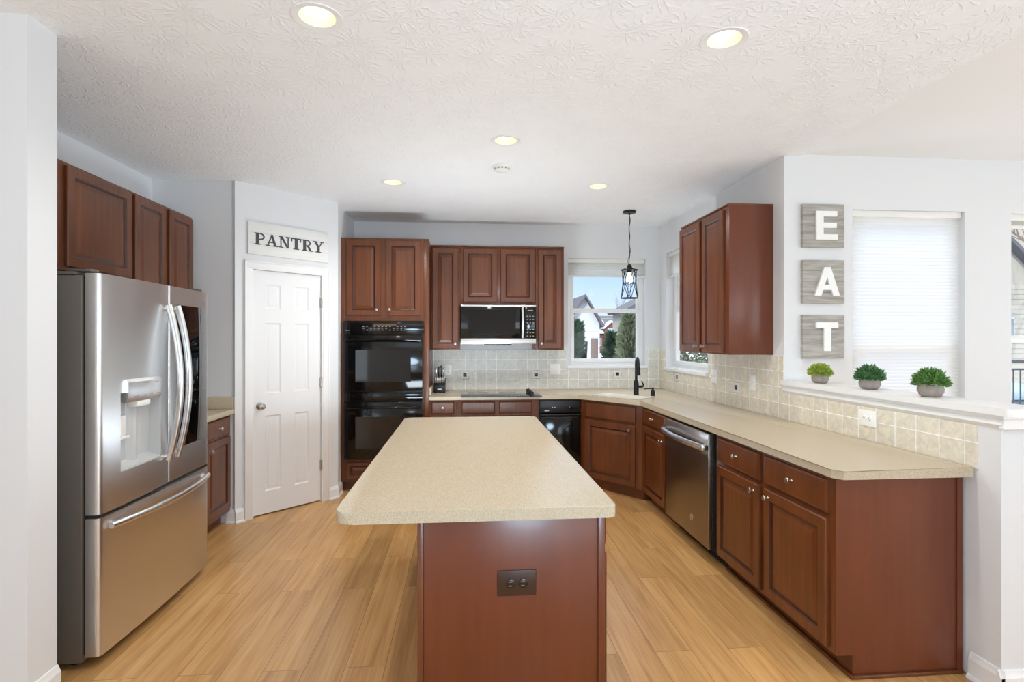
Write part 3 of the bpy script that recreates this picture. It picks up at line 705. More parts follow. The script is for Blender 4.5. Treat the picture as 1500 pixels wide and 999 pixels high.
# ---- main counter
sinkC = Vector((1.532, 5.232)); sa = R(CAN)
ex = Vector((math.cos(sa), math.sin(sa))); ey = Vector((-ex.y, ex.x))
def sinkpoly(w_, d_, r=0.06):
    return [tuple(sinkC + ex * p[0] + ey * p[1]) for p in rrect(-w_ / 2, w_ / 2, -d_ / 2, d_ / 2, r, 6)]
def counter_mesh():
    out = [(-0.347, 5.365), (1.120, 5.365), (1.565, 4.790), (1.565, 2.215), (1.595, 2.175), (2.186, 2.175), (2.186, 5.988), (-0.347, 5.988)]
    ho = sinkpoly(0.575, 0.30); z0, z1 = 0.876, 0.914
    bm = bmesh.new()
    def cap(z):
        es = []; lv = []
        for pts in (out, ho):
            vs = [bm.verts.new((x, y, z)) for x, y in pts]; lv.append(vs)
            for i in range(len(vs)): es.append(bm.edges.new((vs[i], vs[(i + 1) % len(vs)])))
        bmesh.ops.triangle_fill(bm, edges=es, use_beauty=True); return lv
    A = cap(z1); B = cap(z0)
    for k in range(2):
        n = len(A[k])
        for i in range(n): bm.faces.new((A[k][i], A[k][(i + 1) % n], B[k][(i + 1) % n], B[k][i]))
    bm.normal_update()
    es = [e for e in bm.edges if abs(e.verts[0].co.z - z1) < 1e-5 and abs(e.verts[1].co.z - z1) < 1e-5 and len(e.link_faces) == 2 and abs(e.link_faces[0].normal.dot(e.link_faces[1].normal)) < 0.5]
    bmesh.ops.bevel(bm, geom=es, offset=0.006, segments=2, affect='EDGES', profile=0.5)
    return bm
b = MB(); b.bm.free(); b.bm = counter_mesh()
cnt = tag(b.build('main_worktop', M['counter'], loc=(0.9, 5.6, 0.876)), 'long pale beige worktop running along the back and right walls', 'worktop')
b = MB(); b.box(-0.347, -0.331, 5.40, 5.99, 0.9145, 0.995, 0.004); b.build('side_splash', M['counter'], cnt)
# sink
s = thing('corner_sink', 'white corner sink set into the back worktop', 'sink', (sinkC.x, sinkC.y, 0.70))
rings = []
for w_, d_, z, r in ((0.56, 0.285, 0.916, 0.055), (0.53, 0.255, 0.916, 0.05), (0.52, 0.245, 0.905, 0.05), (0.50, 0.22, 0.76, 0.05), (0.44, 0.16, 0.735, 0.05), (0.45, 0.17, 0.728, 0.05), (0.56, 0.285, 0.76, 0.055), (0.56, 0.285, 0.915, 0.055)):
    rings.append([(x, y, z) for x, y in sinkpoly(w_, d_, r)])
b = MB(); b.loft(rings[:5], cap=False); b._add(rings[4], [tuple(range(len(rings[4])))]); b.loft(rings[5:], cap=False); b._add(rings[5], [tuple(range(len(rings[5])))]); b.build('bowl', M['sink'], s)
b = MB(); b.lathe([(0.04, 0.0), (0.04, 0.004), (0.03, 0.004), (0.02, 0.001)], (sinkC.x, sinkC.y, 0.7355)); b.build('drain', M['chrome'], s)
# faucet
fx, fy = 1.700, 5.315
t = thing('kitchen_faucet', 'tall matte black gooseneck faucet behind the corner sink', 'faucet', (fx, fy, 0.914))
b = MB(); b.lathe([(0.030, 0.0005), (0.030, 0.006), (0.0265, 0.010), (0.0265, 0.10), (0.024, 0.13), (0.019, 0.15)], (0, 0, 0)); b.build('base', M['blackmetal'], t, world=False)
dn = Vector((-0.30, -0.95, 0)).normalized() ; dn = Vector((-0.16, -0.98, 0)).normalized()
pts = [(0, 0, 0.14), (0, 0, 0.28)]
for k in range(0, 11):
    a = R(180 - 18 * k); pts.append(tuple(dn * (0.075 + 0.075 * math.cos(a)) + Vector((0, 0, 0.295 + 0.075 * math.sin(a)))))
b = MB(); b.tube(pts, 0.013, 12); b.build('gooseneck', M['blackmetal'], t, world=False)
q = Vector(pts[-1]); b = MB(); b.lathe([(0.014, 0.0), (0.017, -0.01), (0.018, -0.06), (0.021, -0.085), (0.018, -0.09)], tuple(q)); b.build('spray_head', M['blackmetal'], t, world=False)
b = MB(); b.tube([(0.02, -0.0, 0.085), (0.062, -0.01, 0.085)], 0.012); b.tube([(0.06, -0.01, 0.08), (0.072, -0.012, 0.10), (0.060, -0.012, 0.125), (0.052, -0.012, 0.142)], [0.010, 0.009, 0.007, 0.006]); b.build('lever_handle', M['blackmetal'], t, world=False)
t = thing('soap_dispenser', 'small black soap pump beside the faucet', 'soap dispenser', (1.842, 5.235, 0.914))
b = MB(); b.lathe([(0.022, 0.0005), (0.022, 0.006), (0.019, 0.01), (0.019, 0.048), (0.015, 0.055), (0.010, 0.058), (0.010, 0.066), (0.014, 0.068), (0.013, 0.078)]); b.build('pump_body', M['blackmetal'], t, world=False)
b = MB(); b.tube([(0, 0, 0.071), (-0.075, -0.01, 0.073), (-0.085, -0.011, 0.066)], 0.005); b.build('spout', M['blackmetal'], t, world=False)

# left counter
b = MB(); b.prism(rrect(-2.46, -1.838, 3.66, 4.555, 0.001, 1), 0.876, 0.914, bev=0.004)
o = tag(b.build('side_worktop', M['counter']), 'short beige worktop between refrigerator and pantry wall', 'worktop')
b = MB(); b.box(-2.46, -1.845, 4.537, 4.556, 0.9145, 1.01, 0.004); b.build('back_splash', M['counter'], o)

# ================================================================== APPLIANCES
# ---- refrigerator (front faces +X)
FX = -1.622; FY0, FY1 = 2.585, 3.62
t = thing('refrigerator', 'stainless french door refrigerator with water dispenser and dark glass panel', 'refrigerator', (-2.03, 3.10, 0))
b = MB(); b.box(-2.44, -1.695, FY0 - 0.005, FY1 + 0.0, 0.03, 1.755, 0.004)
b.box(-2.44, -1.72, FY0 - 0.005, FY1, 1.757, 1.772, 0.003)
b.build('cabinet_body', M['sideply'], t)
for fx_, fy in ((-1.76, FY0 + 0.06), (-1.76, FY1 - 0.06), (-2.36, FY0 + 0.06), (-2.36, FY1 - 0.06)):
    b = MB(); b.lathe([(0.022, 0), (0.022, 0.03)], (fx_, fy, 0.0), seg=14); b.build('foot', M['blackmat'], t)
for fy in (FY0 + 0.03, FY1 - 0.03):
    b = MB(); b.box(-1.76, -1.66, fy - 0.028, fy + 0.028, 1.7725, 1.785, 0.004); b.build('hinge_cover', M['sideply'], t)
b = MB(); b.box(-1.695, -1.685, FY0 + 0.01, FY1 - 0.01, 0.06, 1.75); b.build('gasket', M['slot'], t)
SPL = 3.158
def vslab(b, y0, y1, z0, z1, r0=0.0, r1=0.0, x0=-1.684, x1=FX, n=6, bow=0.0, B0=0.0, B1=1.0):
    P = [(x0, y0)]
    def bl(y): return bow * (1 - ((2 * y - B0 - B1) / (B1 - B0)) ** 2)
    if r0:
        for k in range(n + 1): a = R(270 + 90 * k / n); P.append((x1 - r0 + r0 * math.cos(a), y0 + r0 + r0 * math.sin(a)))
    else: P.append((x1 + bl(y0), y0))
    ya, yb = y0 + r0, y1 - r1
    m_ = max(2, int((yb - ya) / 0.03))
    for k in range(1, m_): yy = ya + (yb - ya) * k / m_; P.append((x1 + bl(yy), yy))
    if r1:
        for k in range(n + 1): a = R(90 * k / n); P.append((x1 - r1 + r1 * math.cos(a), y1 - r1 + r1 * math.sin(a)))
    else: P.append((x1 + bl(y1), y1))
    P.append((x0, y1)); b.prism(P, z0, z1)
ZD0, ZD1 = 0.685, 1.765
DY0, DY1, DZ0, DZ1 = 2.722, 3.068, 0.845, 1.215
b = MB()
LB_ = dict(bow=0.009, B0=FY0 + 0.022, B1=SPL - 0.014)
vslab(b, FY0, DY0, ZD0, ZD1, r0=0.022, **LB_); vslab(b, DY1, SPL - 0.004, ZD0, ZD1, r1=0.010, **LB_)
vslab(b, DY0, DY1, ZD0, DZ0, **LB_); vslab(b, DY0, DY1, DZ1, ZD1, **LB_)
ld = b.build('left_door', M['steel'], t)
b = MB(); b.box(-1.684, -1.676, DY0, DY1, DZ0, DZ1); b.box(-1.676, FX + 0.001, DY0, DY0 + 0.004, DZ0, DZ1); b.box(-1.676, FX + 0.001, DY1 - 0.004, DY1, DZ0, DZ1)
b.prism([(-1.676, DZ0), (FX + 0.004, DZ0), (FX + 0.004, DZ0 + 0.006), (-1.676, DZ0 + 0.03)], DY0 + 0.004, DY1 - 0.004, axis='y')
b.lathe([(0.05, 0), (0.05, 0.30)], (-1.70, 2.90, DZ0 + 0.01), seg=20)
dp = b.build('dispenser_recess', M['greyplastic'], ld)
b = MB(); b.prism([(-1.67, 1.17), (-1.612, 1.165), (-1.600, 1.19), (-1.600, 1.262), (-1.612, 1.278), (-1.67, 1.278)], 2.755, 3.045, axis='y')
b.build('display_panel', M['steel'], ld)
b = MB(); b.box(-1.665, -1.612, 2.85, 2.965, 1.135, 1.166, 0.008); b.build('ice_chute', M['plastic'], ld)
b = MB(); b.box(-1.675, -1.655, 2.745, 2.835, 1.00, 1.10, 0.006); b.box(-1.675, -1.645, 2.735, 2.845, 0.985, 1.0, 0.004); b.build('paddle', M['plastic'], ld)
b = MB()
for k, (y, z) in enumerate(((2.80, 1.19), (2.87, 1.19), (2.93, 1.19), (2.99, 1.19), (2.90, 1.25), (2.98, 1.25))): b.box(-1.5998, -1.5992, y, y + 0.035, z, z + 0.004)
b.build('printed_buttons', M['marks'], ld)['kind'] = 'stuff'
b = MB(); vslab(b, SPL + 0.004, FY1, ZD0, ZD1, r0=0.010, r1=0.022); rd = b.build('right_door', M['steel'], t)
b = MB(); b.box(FX + 0.0002, FX + 0.004, 3.238, 3.582, 0.855, 1.665, 0.0015); b.build('glass_panel', M['blackglass'], rd)
b = MB(); b.lathe([(0.009, 0), (0.009, 0.0012)], (FX + 0.0002, 3.545, 1.715), axis='x', seg=20); b.box(FX, FX + 0.0015, 3.558, 3.580, 1.708, 1.722); b.build('badge', M['chrome'], rd)
b = MB(); vslab(b, FY0, FY1, 0.052, 0.668, r0=0.022, r1=0.022, bow=0.014, B0=FY0 + 0.022, B1=FY1 - 0.022); fd = b.build('freezer_drawer', M['steel'], t)
b = MB(); b.box(-1.684, -1.63, FY0 + 0.01, FY1 - 0.01, 0.6685, 0.684); b.build('drawer_gap', M['slot'], t)
def arc(p0, p1, bow, n=16):
    p0, p1 = Vector(p0), Vector(p1); return [tuple(p0.lerp(p1, i / n) + Vector(bow) * (1 - (2 * i / n - 1) ** 2)) for i in range(n + 1)]
for (y, par, nm) in ((3.112, ld, 'door_handle'), (3.205, rd, 'door_handle')):
    b = MB(); b.tube(arc((FX + 0.020, y, 0.815), (FX + 0.020, y, 1.655), (0.062, 0, 0)), 0.0175, 12, flat=0.75)
    b.tube([(FX, y, 0.835), (FX + 0.022, y, 0.835)], 0.014); b.tube([(FX, y, 1.635), (FX + 0.022, y, 1.635)], 0.014)
    b.build(nm, M['chrome'], par)
b = MB(); b.tube(arc((FX + 0.018, FY0 + 0.05, 0.622), (FX + 0.018, FY1 - 0.05, 0.622), (0.060, 0, 0)), 0.016, 12)
b.tube([(FX, FY0 + 0.08, 0.622), (FX + 0.026, FY0 + 0.08, 0.622)], 0.014); b.tube([(FX, FY1 - 0.08, 0.622), (FX + 0.026, FY1 - 0.08, 0.622)], 0.014)
b.build('drawer_handle', M['chrome'], fd)

# ---- double wall oven
t = thing('double_wall_oven', 'black glass double wall oven built into the tall cabinet', 'oven', (-0.785, 5.36, 0.31))
OX0, OX1 = -1.150, -0.408
b = MB(); b.box(-1.148, -0.412, 5.384, 5.95, 0.312, 1.642); b.box(OX0 - 0.008, OX1 + 0.008, 5.362, 5.3795, 0.312, 1.643, 0.002); b.build('oven_body', M['blackmat'], t)
b = MB(); b.box(OX0 - 0.012, OX1 + 0.012, 5.345, 5.3615, 1.515, 1.643, 0.004); cp = b.build('control_panel', M['black'], t)
b = MB()
for r in range(3):
    for c in range(12):
        if (r * 7 + c * 5) % 6: b.box(-0.98 + c * 0.036, -0.98 + c * 0.036 + 0.016, 5.3442, 5.3447, 1.555 + r * 0.018, 1.561 + r * 0.018)
b.box(-1.135, -1.125, 5.3442, 5.3447, 1.55, 1.56); b.box(-1.122, -1.10, 5.3442, 5.3447, 1.553, 1.557); b.build('printed_buttons', M['marks'], cp)['kind'] = 'stuff'
b = MB(); b.box(-0.88, -0.66, 5.3442, 5.3447, 1.598, 1.618); b.build('display', mat('amber_display', (96, 74, 40), 0.2), cp)
def oven_door(z0, z1, hz):
    b = MB(); b.box(OX0, OX1, 5.318, 5.3612, z0, z1, 0.006); d = b.build('oven_door', M['black'], t)
    b = MB(); b.box(OX0 + 0.11, OX1 - 0.11, 5.3168, 5.3178, z0 + 0.09, z1 - 0.14); b.build('door_window', M['blackglass'], d)
    b = MB(); b.tube(arc((OX0 + 0.02, 5.300, hz - 0.012), (OX1 - 0.02, 5.300, hz - 0.012), (0, -0.035, 0.016)), 0.011, 10)
    b.tube([(OX0 + 0.03, 5.318, hz - 0.01), (OX0 + 0.03, 5.298, hz - 0.01)], 0.011); b.tube([(OX1 - 0.03, 5.318, hz - 0.01), (OX1 - 0.03, 5.298, hz - 0.01)], 0.011)
    b.build('door_handle', M['black'], d)
oven_door(0.972, 1.508, 1.468); oven_door(0.335, 0.868, 0.822)
b = MB(); b.box(OX0, OX1, 5.340, 5.3612, 0.876, 0.962, 0.003); b.build('middle_panel', M['black'], t)

# ---- over the range microwave
t = thing('microwave', 'stainless and black over-the-range microwave below the wall cabinets', 'microwave', (0.344, 5.60, 1.42))
b = MB(); b.box(-0.040, 0.730, 5.625, 5.985, 1.43, 1.822, 0.002); b.build('microwave_body', M['blackmat'], t)
b = MB(); b.box(-0.042, 0.732, 5.600, 5.6245, 1.421, 1.478, 0.002); b.box(-0.042, 0.732, 5.600, 5.6245, 1.806, 1.822, 0.002); b.build('steel_trim', M['steel'], t)
b = MB(); b.box(-0.042, 0.612, 5.594, 5.6245, 1.4785, 1.8055, 0.003); dd = b.build('microwave_door', M['black'], t)
b = MB(); b.box(0.03, 0.52, 5.5928, 5.5938, 1.52, 1.77); b.build('door_window', M['blackglass'], dd)
b = MB(); b.tube(arc((0.590, 5.572, 1.485), (0.590, 5.572, 1.800), (0, -0.018, 0)), 0.014, 10); b.tube([(0.59, 5.594, 1.50), (0.59, 5.570, 1.50)], 0.009); b.tube([(0.59, 5.594, 1.785), (0.59, 5.570, 1.785)], 0.009); b.build('door_handle', M['chrome'], dd)
b = MB(); b.box(0.614, 0.732, 5.594, 5.6245, 1.4785, 1.8055, 0.003); kp = b.build('keypad_panel', M['black'], t)
b = MB()
for r in range(7):
    for c in range(3): b.box(0.635 + c * 0.03, 0.649 + c * 0.03, 5.5932, 5.5937, 1.50 + r * 0.034, 1.507 + r * 0.034)
b.box(0.645, 0.70, 5.5932, 5.5937, 1.765, 1.772); b.build('printed_buttons', M['marks'], kp)['kind'] = 'stuff'
b = MB(); b.box(0.20, 0.48, 5.61, 5.72, 1.408, 1.4205, 0.002); b.build('vent_grille', M['slot'], t)

# ---- cooktop
t = thing('cooktop', 'black glass electric cooktop with knobs set in the back worktop', 'cooktop', (0.36, 5.51, 0.914))
b = MB(); b.box(-0.035, 0.745, 5.235, 5.775, 0.9145, 0.921, 0.0025); b.build('glass_top', mat('smoky_ceramic_glass', (38, 36, 35), 0.05, spec=0.8), t)
b = MB()
for (x, y, r) in ((0.13, 5.37, 0.09), (0.13, 5.63, 0.11), (0.44, 5.37, 0.11), (0.44, 5.63, 0.085)): b.lathe([(r, 0.0), (r, 0.0004), (r - 0.003, 0.0004), (r - 0.003, 0.0)], (x, y, 0.9211), seg=40, cap=False)
b.build('burner_rings', M['marks'], t)
for k in range(4):
    b = MB(); b.lathe([(0.026, 0.0), (0.026, 0.006), (0.020, 0.012), (0.019, 0.030), (0.016, 0.034)], (0.655 + 0.0, 5.32 + k * 0.105, 0.9215), seg=18); b.box(0.650, 0.660, 5.298 + k * 0.105, 5.342 + k * 0.105, 0.94, 0.960, 0.003)
    b.build('control_knob', M['blackmat'], t)

# ---- trash compactor (black) in the back run
t = thing('trash_compactor', 'narrow black compactor between cooktop base and corner sink', 'trash compactor', (0.945, 5.40, 0))
b = MB(); b.box(0.740, 1.152, 5.415, 5.98, 0.0, 0.870); b.build('compactor_body', M['blackmat'], t)
b = MB(); b.box(0.746, 1.146, 5.385, 5.4145, 0.735, 0.858, 0.004); cp = b.build('control_panel', M['blackmat'], t)
b = MB(); b.lathe([(0.020, 0.0), (0.018, -0.016), (0.010, -0.018)], (1.05, 5.3848, 0.79), axis='y', seg=18); b.box(1.045, 1.055, 5.362, 5.372, 0.774, 0.806); b.build('knob', M['black'], cp)
b = MB(); b.box(0.79, 0.835, 5.3842, 5.3847, 0.755, 0.762); b.build('printed_label', M['plastic'], cp)
for x in (0.865, 0.89): b = MB(); b.box(x, x + .007, 5.3842, 5.3847, 0.79, 0.797); b.build('indicator_light', M['plastic'], cp)
b = MB(); b.box(0.746, 1.146, 5.372, 5.4145, 0.105, 0.700, 0.006); dr = b.build('drawer_front', M['black'], t)
b = MB(); b.prism([(5.4145, 0.734), (5.36, 0.728), (5.352, 0.716), (5.365, 0.706), (5.4145, 0.702)], 0.748, 1.144, axis='x'); b.build('handle_lip', M['black'], t)

# ---- dishwasher (front faces -X); local x toward camera
t = thing('dishwasher', 'stainless dishwasher with towel bar handle under the right worktop', 'dishwasher', (1.60, 4.188, 0), -90)
DW = 0.775
b = MB(); b.box(0.004, DW + 0.050, 0.012, 0.58, 0.10, 0.868); b.box(0.004, DW + 0.05, 0.08, 0.58, 0.0, 0.10); b.build('tub_body', M['slot'], t, world=False)
b = MB(); b.box(0.010, DW, -0.030, 0.0115, 0.105, 0.858, 0.005); d = b.build('dishwasher_door', M['steel2'], t, world=False)
b = MB(); b.box(0.012, DW - 0.002, -0.034, -0.0302, 0.775, 0.856, 0.002); b.build('pocket_panel', M['steel'], d, world=False)
b = MB(); b.tube(arc((0.03, -0.058, 0.765), (DW - 0.02, -0.058, 0.765), (0, -0.030, 0)), 0.016, 12, flat=1.3); b.box(0.012, 0.05, -0.068, -0.0345, 0.748, 0.785, 0.006); b.box(DW - 0.04, DW - 0.002, -0.068, -0.0345, 0.748, 0.785, 0.006)
b.build('towel_bar_handle', M['chrome'], d, world=False)
b = MB(); b.lathe([(0.022, 0), (0.022, -0.0015), (0.018, -0.0015), (0.018, 0.0)], (DW * 0.66, -0.0302, 0.235), axis='y', seg=28, cap=False)
b.tube([(DW * 0.66 - 0.010, -0.0312, 0.228), (DW * 0.66 - 0.004, -0.0312, 0.244), (DW * 0.66, -0.0312, 0.236), (DW * 0.66 + 0.004, -0.0312, 0.244), (DW * 0.66 + 0.010, -0.0312, 0.230)], 0.0018, 6); b.build('round_emblem', M['chrome'], d, world=False)
b = MB(); b.box(DW + 0.0005, DW + 0.012, -0.005, 0.0115, 0.105, 0.868); b.build('side_gap_trim', M['slot'], t, world=False)

# ================================================================== SMALL THINGS
# knife block and knives
kx, ky = -0.262, 5.80
t = thing('knife_block', 'black slanted knife block standing left of the cooktop', 'knife block', (kx, ky, 0.914))
b = MB()
b.prism([(-0.09, 0.001), (0.07, 0.001), (0.07, 0.15), (-0.0, 0.15), (-0.09, 0.075)], -0.058, 0.058, axis='x', bev=0.003)
# prism axis x: coords (y, z)
b.build('block_body', M['blackmat'], t, world=False)
b = MB(); b.box(-0.022, 0.022, -0.0915, -0.0903, 0.032, 0.042); b.build('printed_label', M['plastic'], t, world=False)
def knife(x, y, z, L_, label, tilt=38, big=False):
    k = thing('kitchen_knife', label, 'knife', (kx + x, ky + y, 0.914 + z), 0, group='knives in the black block')
    T = Matrix.Rotation(R(tilt), 4, 'X')
    b = MB(); b.T = T; b.box(-0.007, 0.007, -0.009, 0.009, 0.004, L_ * 0.85, 0.003); b.lathe([(0.009, L_ * 0.85), (0.0095, L_), (0.006, L_ + 0.004)], seg=12); b.build('handle', M['chrome'] if not big else M['blackmat'], k, world=False)
    b = MB(); b.T = T; b.box(-0.0012, 0.0012, -0.007, 0.007, -0.008, 0.004); b.build('blade', M['chrome'], k, world=False)
for i in range(6): knife(-0.045 + i * 0.018, -0.058, 0.1015, 0.062, 'steak knife with steel handle in the front row of the block', 22)
for i in range(4): knife(-0.04 + i * 0.027, 0.012 + (i % 2) * 0.018, 0.152, 0.105 + 0.012 * (i % 3), ['long knife at the left end of the block rear row', 'black handled knife, second from left in the rear row of the block', 'black handled knife, third from left in the rear row of the block', 'long knife at the right end of the block rear row'][i], 16, i in (1, 2))

# wall plates. local: plate in x-z plane, facing -y
def plate(label, loc, rz, w_, h_, kind, m='outlet', cat='outlet'):
    t = thing('wall_outlet' if kind == 'outlet' else 'light_switch', label, cat, loc, rz)
    b = MB(); b.box(-w_ / 2, w_ / 2, -0.006, -0.0006, -h_ / 2, h_ / 2, 0.0025); b.build('cover_plate', M[m], t, world=False)
    if kind == 'outlet':
        hor = w_ > h_
        for s_ in (-0.02, 0.02):
            cx, cz = (s_, 0) if hor else (0, s_)
            b = MB(); b.lathe([(0.015, 0), (0.015, -0.0025), (0.0135, -0.003)], (cx, -0.006, cz), axis='y', seg=20); o = b.build('receptacle', M[m], t, world=False)
            b = MB(); b.box(cx - 0.007, cx - 0.005, -0.0095, -0.009, cz - 0.004, cz + 0.005); b.box(cx + 0.005, cx + 0.007, -0.0095, -0.009, cz - 0.004, cz + 0.005); b.box(cx - 0.002, cx + 0.002, -0.0095, -0.009, cz - 0.010, cz - 0.006); b.build('slots', M['slot'], o, world=False)
    else:
        n = 2 if w_ > 0.1 else 1
        for i in range(n):
            cx = (i - (n - 1) / 2) * 0.046
            b = MB(); b.box(cx - 0.006, cx + 0.006, -0.016, -0.006, -0.006, 0.012, 0.002); b.build('toggle', M[m], t, world=False)
    return t
plate('almond double switch on the backsplash right of the cooktop', (0.995, 5.9915, 1.138), 0, 0.118, 0.118, 'switch', cat='light switch')
plate('small almond outlet partly behind the knife block', (-0.180, 5.9915, 1.14), 0, 0.072, 0.118, 'outlet')
plate('almond double switch on the right backsplash below the wall cabinet', (2.1915, 4.64, 1.145), -90, 0.125, 0.118, 'switch', cat='light switch')
plate('narrow almond switch on the right backsplash near the letter plaques', (2.1915, 3.99, 1.137), -90, 0.072, 0.118, 'switch', cat='light switch')
plate('horizontal almond outlet just under the half wall ledge', (2.1915, 2.80, 1.040), -90, 0.125, 0.088, 'outlet')

# accent tiles
def accent(label, loc, rz, wf=1.0):
    t = thing('accent_tile', label, 'decorative tile', loc, rz, group='black and white accent tiles')
    b = MB(); b.box(-0.052 * wf, 0.052 * wf, -0.003, -0.0004, -0.052, 0.052, 0.001); b.build('field', M['accentwhite'], t, world=False)
    b = MB(); b.box(-0.019 * wf, 0.019 * wf, -0.0045, -0.003, -0.019, 0.019, 0.0005); b.build('centre_square', M['accentblack'], t, world=False)
    b = MB()
    for k in range(5):
        a = -0.044 + k * 0.020; m_ = 0.008
        for s_ in (-1, 1):
            b.box(a * wf, (a + m_) * wf, -0.0036, -0.003, s_ * 0.044 - 0.003, s_ * 0.044 + 0.003); b.box((s_ * 0.044 - 0.003) * wf, (s_ * 0.044 + 0.003) * wf, -0.0036, -0.003, a, a + m_)
    b.build('mosaic_border', M['accentgrey'], t, world=False)
for x, lb in ((0.0, 'black centred accent tile left of the cooktop'), (0.783, 'black centred accent tile right of the cooktop'), (1.701, 'black centred accent tile below the back window')):
    accent(lb, (x, 5.9915, 1.080), 0)
for y, lb in ((5.493, 'black centred accent tile below the side window'), (4.254, 'black centred accent tile between the two right wall switches')):
    accent(lb, (2.1915, y, 1.080), -90, 1.15)

# ---- recessed ceiling lights
LB = ['large recessed light nearest the camera at the left', 'large recessed light nearest the camera at the right', 'recessed light in the middle row ahead of the smoke detector',
      'small recessed light at the rear left before the oven', 'small recessed light at the rear right before the pendant']
root = None
for i, (x, y) in enumerate(LIGHTS):
    if root is None:
        root = thing('recessed_light', LB[0], 'ceiling light', (x, y, H), group='recessed ceiling lights')
        b = MB(); b.lathe([(0.070, 0.0), (0.070, -0.001), (0.096, -0.0045), (0.100, -0.0005)], seg=40, cap=False); b.build('trim_ring', M['trim'], root, world=False)
        b = MB(); b.lathe([(0.0715, 0.0005), (0.070, 0.0), (0.054, 0.045)], seg=40, cap=False); b.build('reflector_cone', M['baffle'], root, world=False)
        b = MB(); b.lathe([(0.056, 0.040), (0.050, 0.036), (0.02, 0.031), (0.002, 0.030)], seg=32, cap=False); b._add([(0.002 * math.cos(2 * math.pi * k / 8), 0.002 * math.sin(2 * math.pi * k / 8), 0.030) for k in range(8)], [tuple(range(8))]); b.build('lens', M['lens'], root, world=False)
    else: dup(root, (x, y, H), LB[i])
    lamp('downlight', 'SPOT', (x, y, H - 0.02), (0, 0, 0), 36, (1, 0.96, 0.90), spot_size=R(150), spot_blend=0.8, shadow_soft_size=0.06)
# smoke detector
t = thing('smoke_detector', 'round white smoke detector on the ceiling', 'smoke detector', (0.269, 3.992, H))
b = MB(); b.lathe([(0.070, -0.0005), (0.070, -0.012), (0.064, -0.018), (0.060, -0.018)], seg=36); b.build('base_plate', M['plastic'], t, world=False)
b = MB(); b.lathe([(0.052, -0.018), (0.055, -0.024), (0.048, -0.038), (0.030, -0.046), (0.010, -0.048)], seg=36); b.build('cover', M['plastic'], t, world=False)
b = MB()
for k in range(12):
    a = 2 * math.pi * k / 12; b.T = Matrix.Rotation(a, 4, 'Z'); b.box(0.0525, 0.0555, -0.007, 0.007, -0.030, -0.022)
b.build('vents', M['marks'], t, world=False)

# ---- pendant
px_, py_ = 1.622, 5.284
t = thing('pendant_light', 'black wire cage pendant hanging in front of the back window', 'pendant light', (px_, py_, H))
b = MB(); b.lathe([(0.062, -0.0005), (0.064, -0.012), (0.060, -0.022), (0.012, -0.026), (0.008, -0.04), (0.004, -0.042)], seg=32); b.build('canopy', M['blackmetal'], t, world=False)
b = MB()
pts = [(0.004 * math.sin(i * 0.9), 0.003 * math.cos(i * 0.7), -0.04 - i * 0.0245) for i in range(21)]
b.tube(pts, 0.0042, 8); b.tube([(p[0] + (0.006 if i < 14 else 0.012) * math.sin(i * 0.6), p[1], p[2]) for i, p in enumerate(pts)], 0.0022, 6); b.build('cord', M['blackmetal'], t, world=False)
zt = -0.585; zm = -0.715; zb = -0.862; rt, rm = 0.083, 0.066
b = MB(); b.lathe([(0.006, -0.525), (0.018, -0.535), (0.026, -0.555), (0.024, -0.605), (0.020, -0.61)], seg=20); b.build('socket', M['blackmetal'], t, world=False)
def ring(b, r, z, rad=0.0035, n=32): 
    P = [(r * math.cos(2 * math.pi * k / n), r * math.sin(2 * math.pi * k / n), z) for k in range(n + 1)]; b.tube(P, rad, 6)
b = MB(); ring(b, rt, zt, 0.0045); ring(b, rm, zm); ring(b, rt * 0.98, zb, 0.0045)
for k in range(4):
    a = 2 * math.pi * k / 4 + 0.3; pt = lambda r, a, z: (r * math.cos(a), r * math.sin(a), z)
    b.tube([pt(0.02, a, -0.56), pt(rt, a, zt)], 0.003, 6)
    d = math.pi / 4
    b.tube([pt(rt, a, zt), pt(rm, a, zm)], 0.003, 6); b.tube([pt(rt, a, zt), pt(rm, a + d, zm)], 0.003, 6); b.tube([pt(rt, a, zt), pt(rm, a - d, zm)], 0.003, 6)
    b.tube([pt(rm, a, zm), pt(rt * .98, a + d, zb)], 0.003, 6); b.tube([pt(rm, a, zm), pt(rt * .98, a - d, zb)], 0.003, 6); b.tube([pt(rm, a + d, zm), pt(rt * .98, a + d, zb)], 0.003, 6)
b.build('wire_cage', M['blackmetal'], t, world=False)
b = MB(); b.lathe([(0.012, -0.605), (0.016, -0.63), (0.030, -0.665), (0.031, -0.69), (0.018, -0.712), (0.004, -0.718)], seg=20); b.build('bulb', M['bulb'], t, world=False)

# ---- signs
def board_sign(b, w_, h_, n, th, gap=0.0025):
    hh = h_ / n
    for i in range(n): b.box(0, w_, -th, -0.0006, i * hh + (gap if i else 0) / 2, (i + 1) * hh - gap / 2, 0.0015)
    b.box(0.002, w_ - 0.002, -th + 0.004, -0.0006, 0.002, h_ - 0.002)
def arcband(cx, cz, r0, r1, a0, a1, sx=1.0, n=10):
    out = []
    for k in range(n):
        A, B = R(a0 + (a1 - a0) * k / n), R(a0 + (a1 - a0) * (k + 1) / n)
        out.append([(cx + r0 * sx * math.cos(A), cz + r0 * math.sin(A)), (cx + r1 * sx * math.cos(A), cz + r1 * math.sin(A)), (cx + r1 * sx * math.cos(B), cz + r1 * math.sin(B)), (cx + r0 * sx * math.cos(B), cz + r0 * math.sin(B))])
    return out
def rect(x0, x1, z0, z1): return [(x0, z0), (x1, z0), (x1, z1), (x0, z1)]
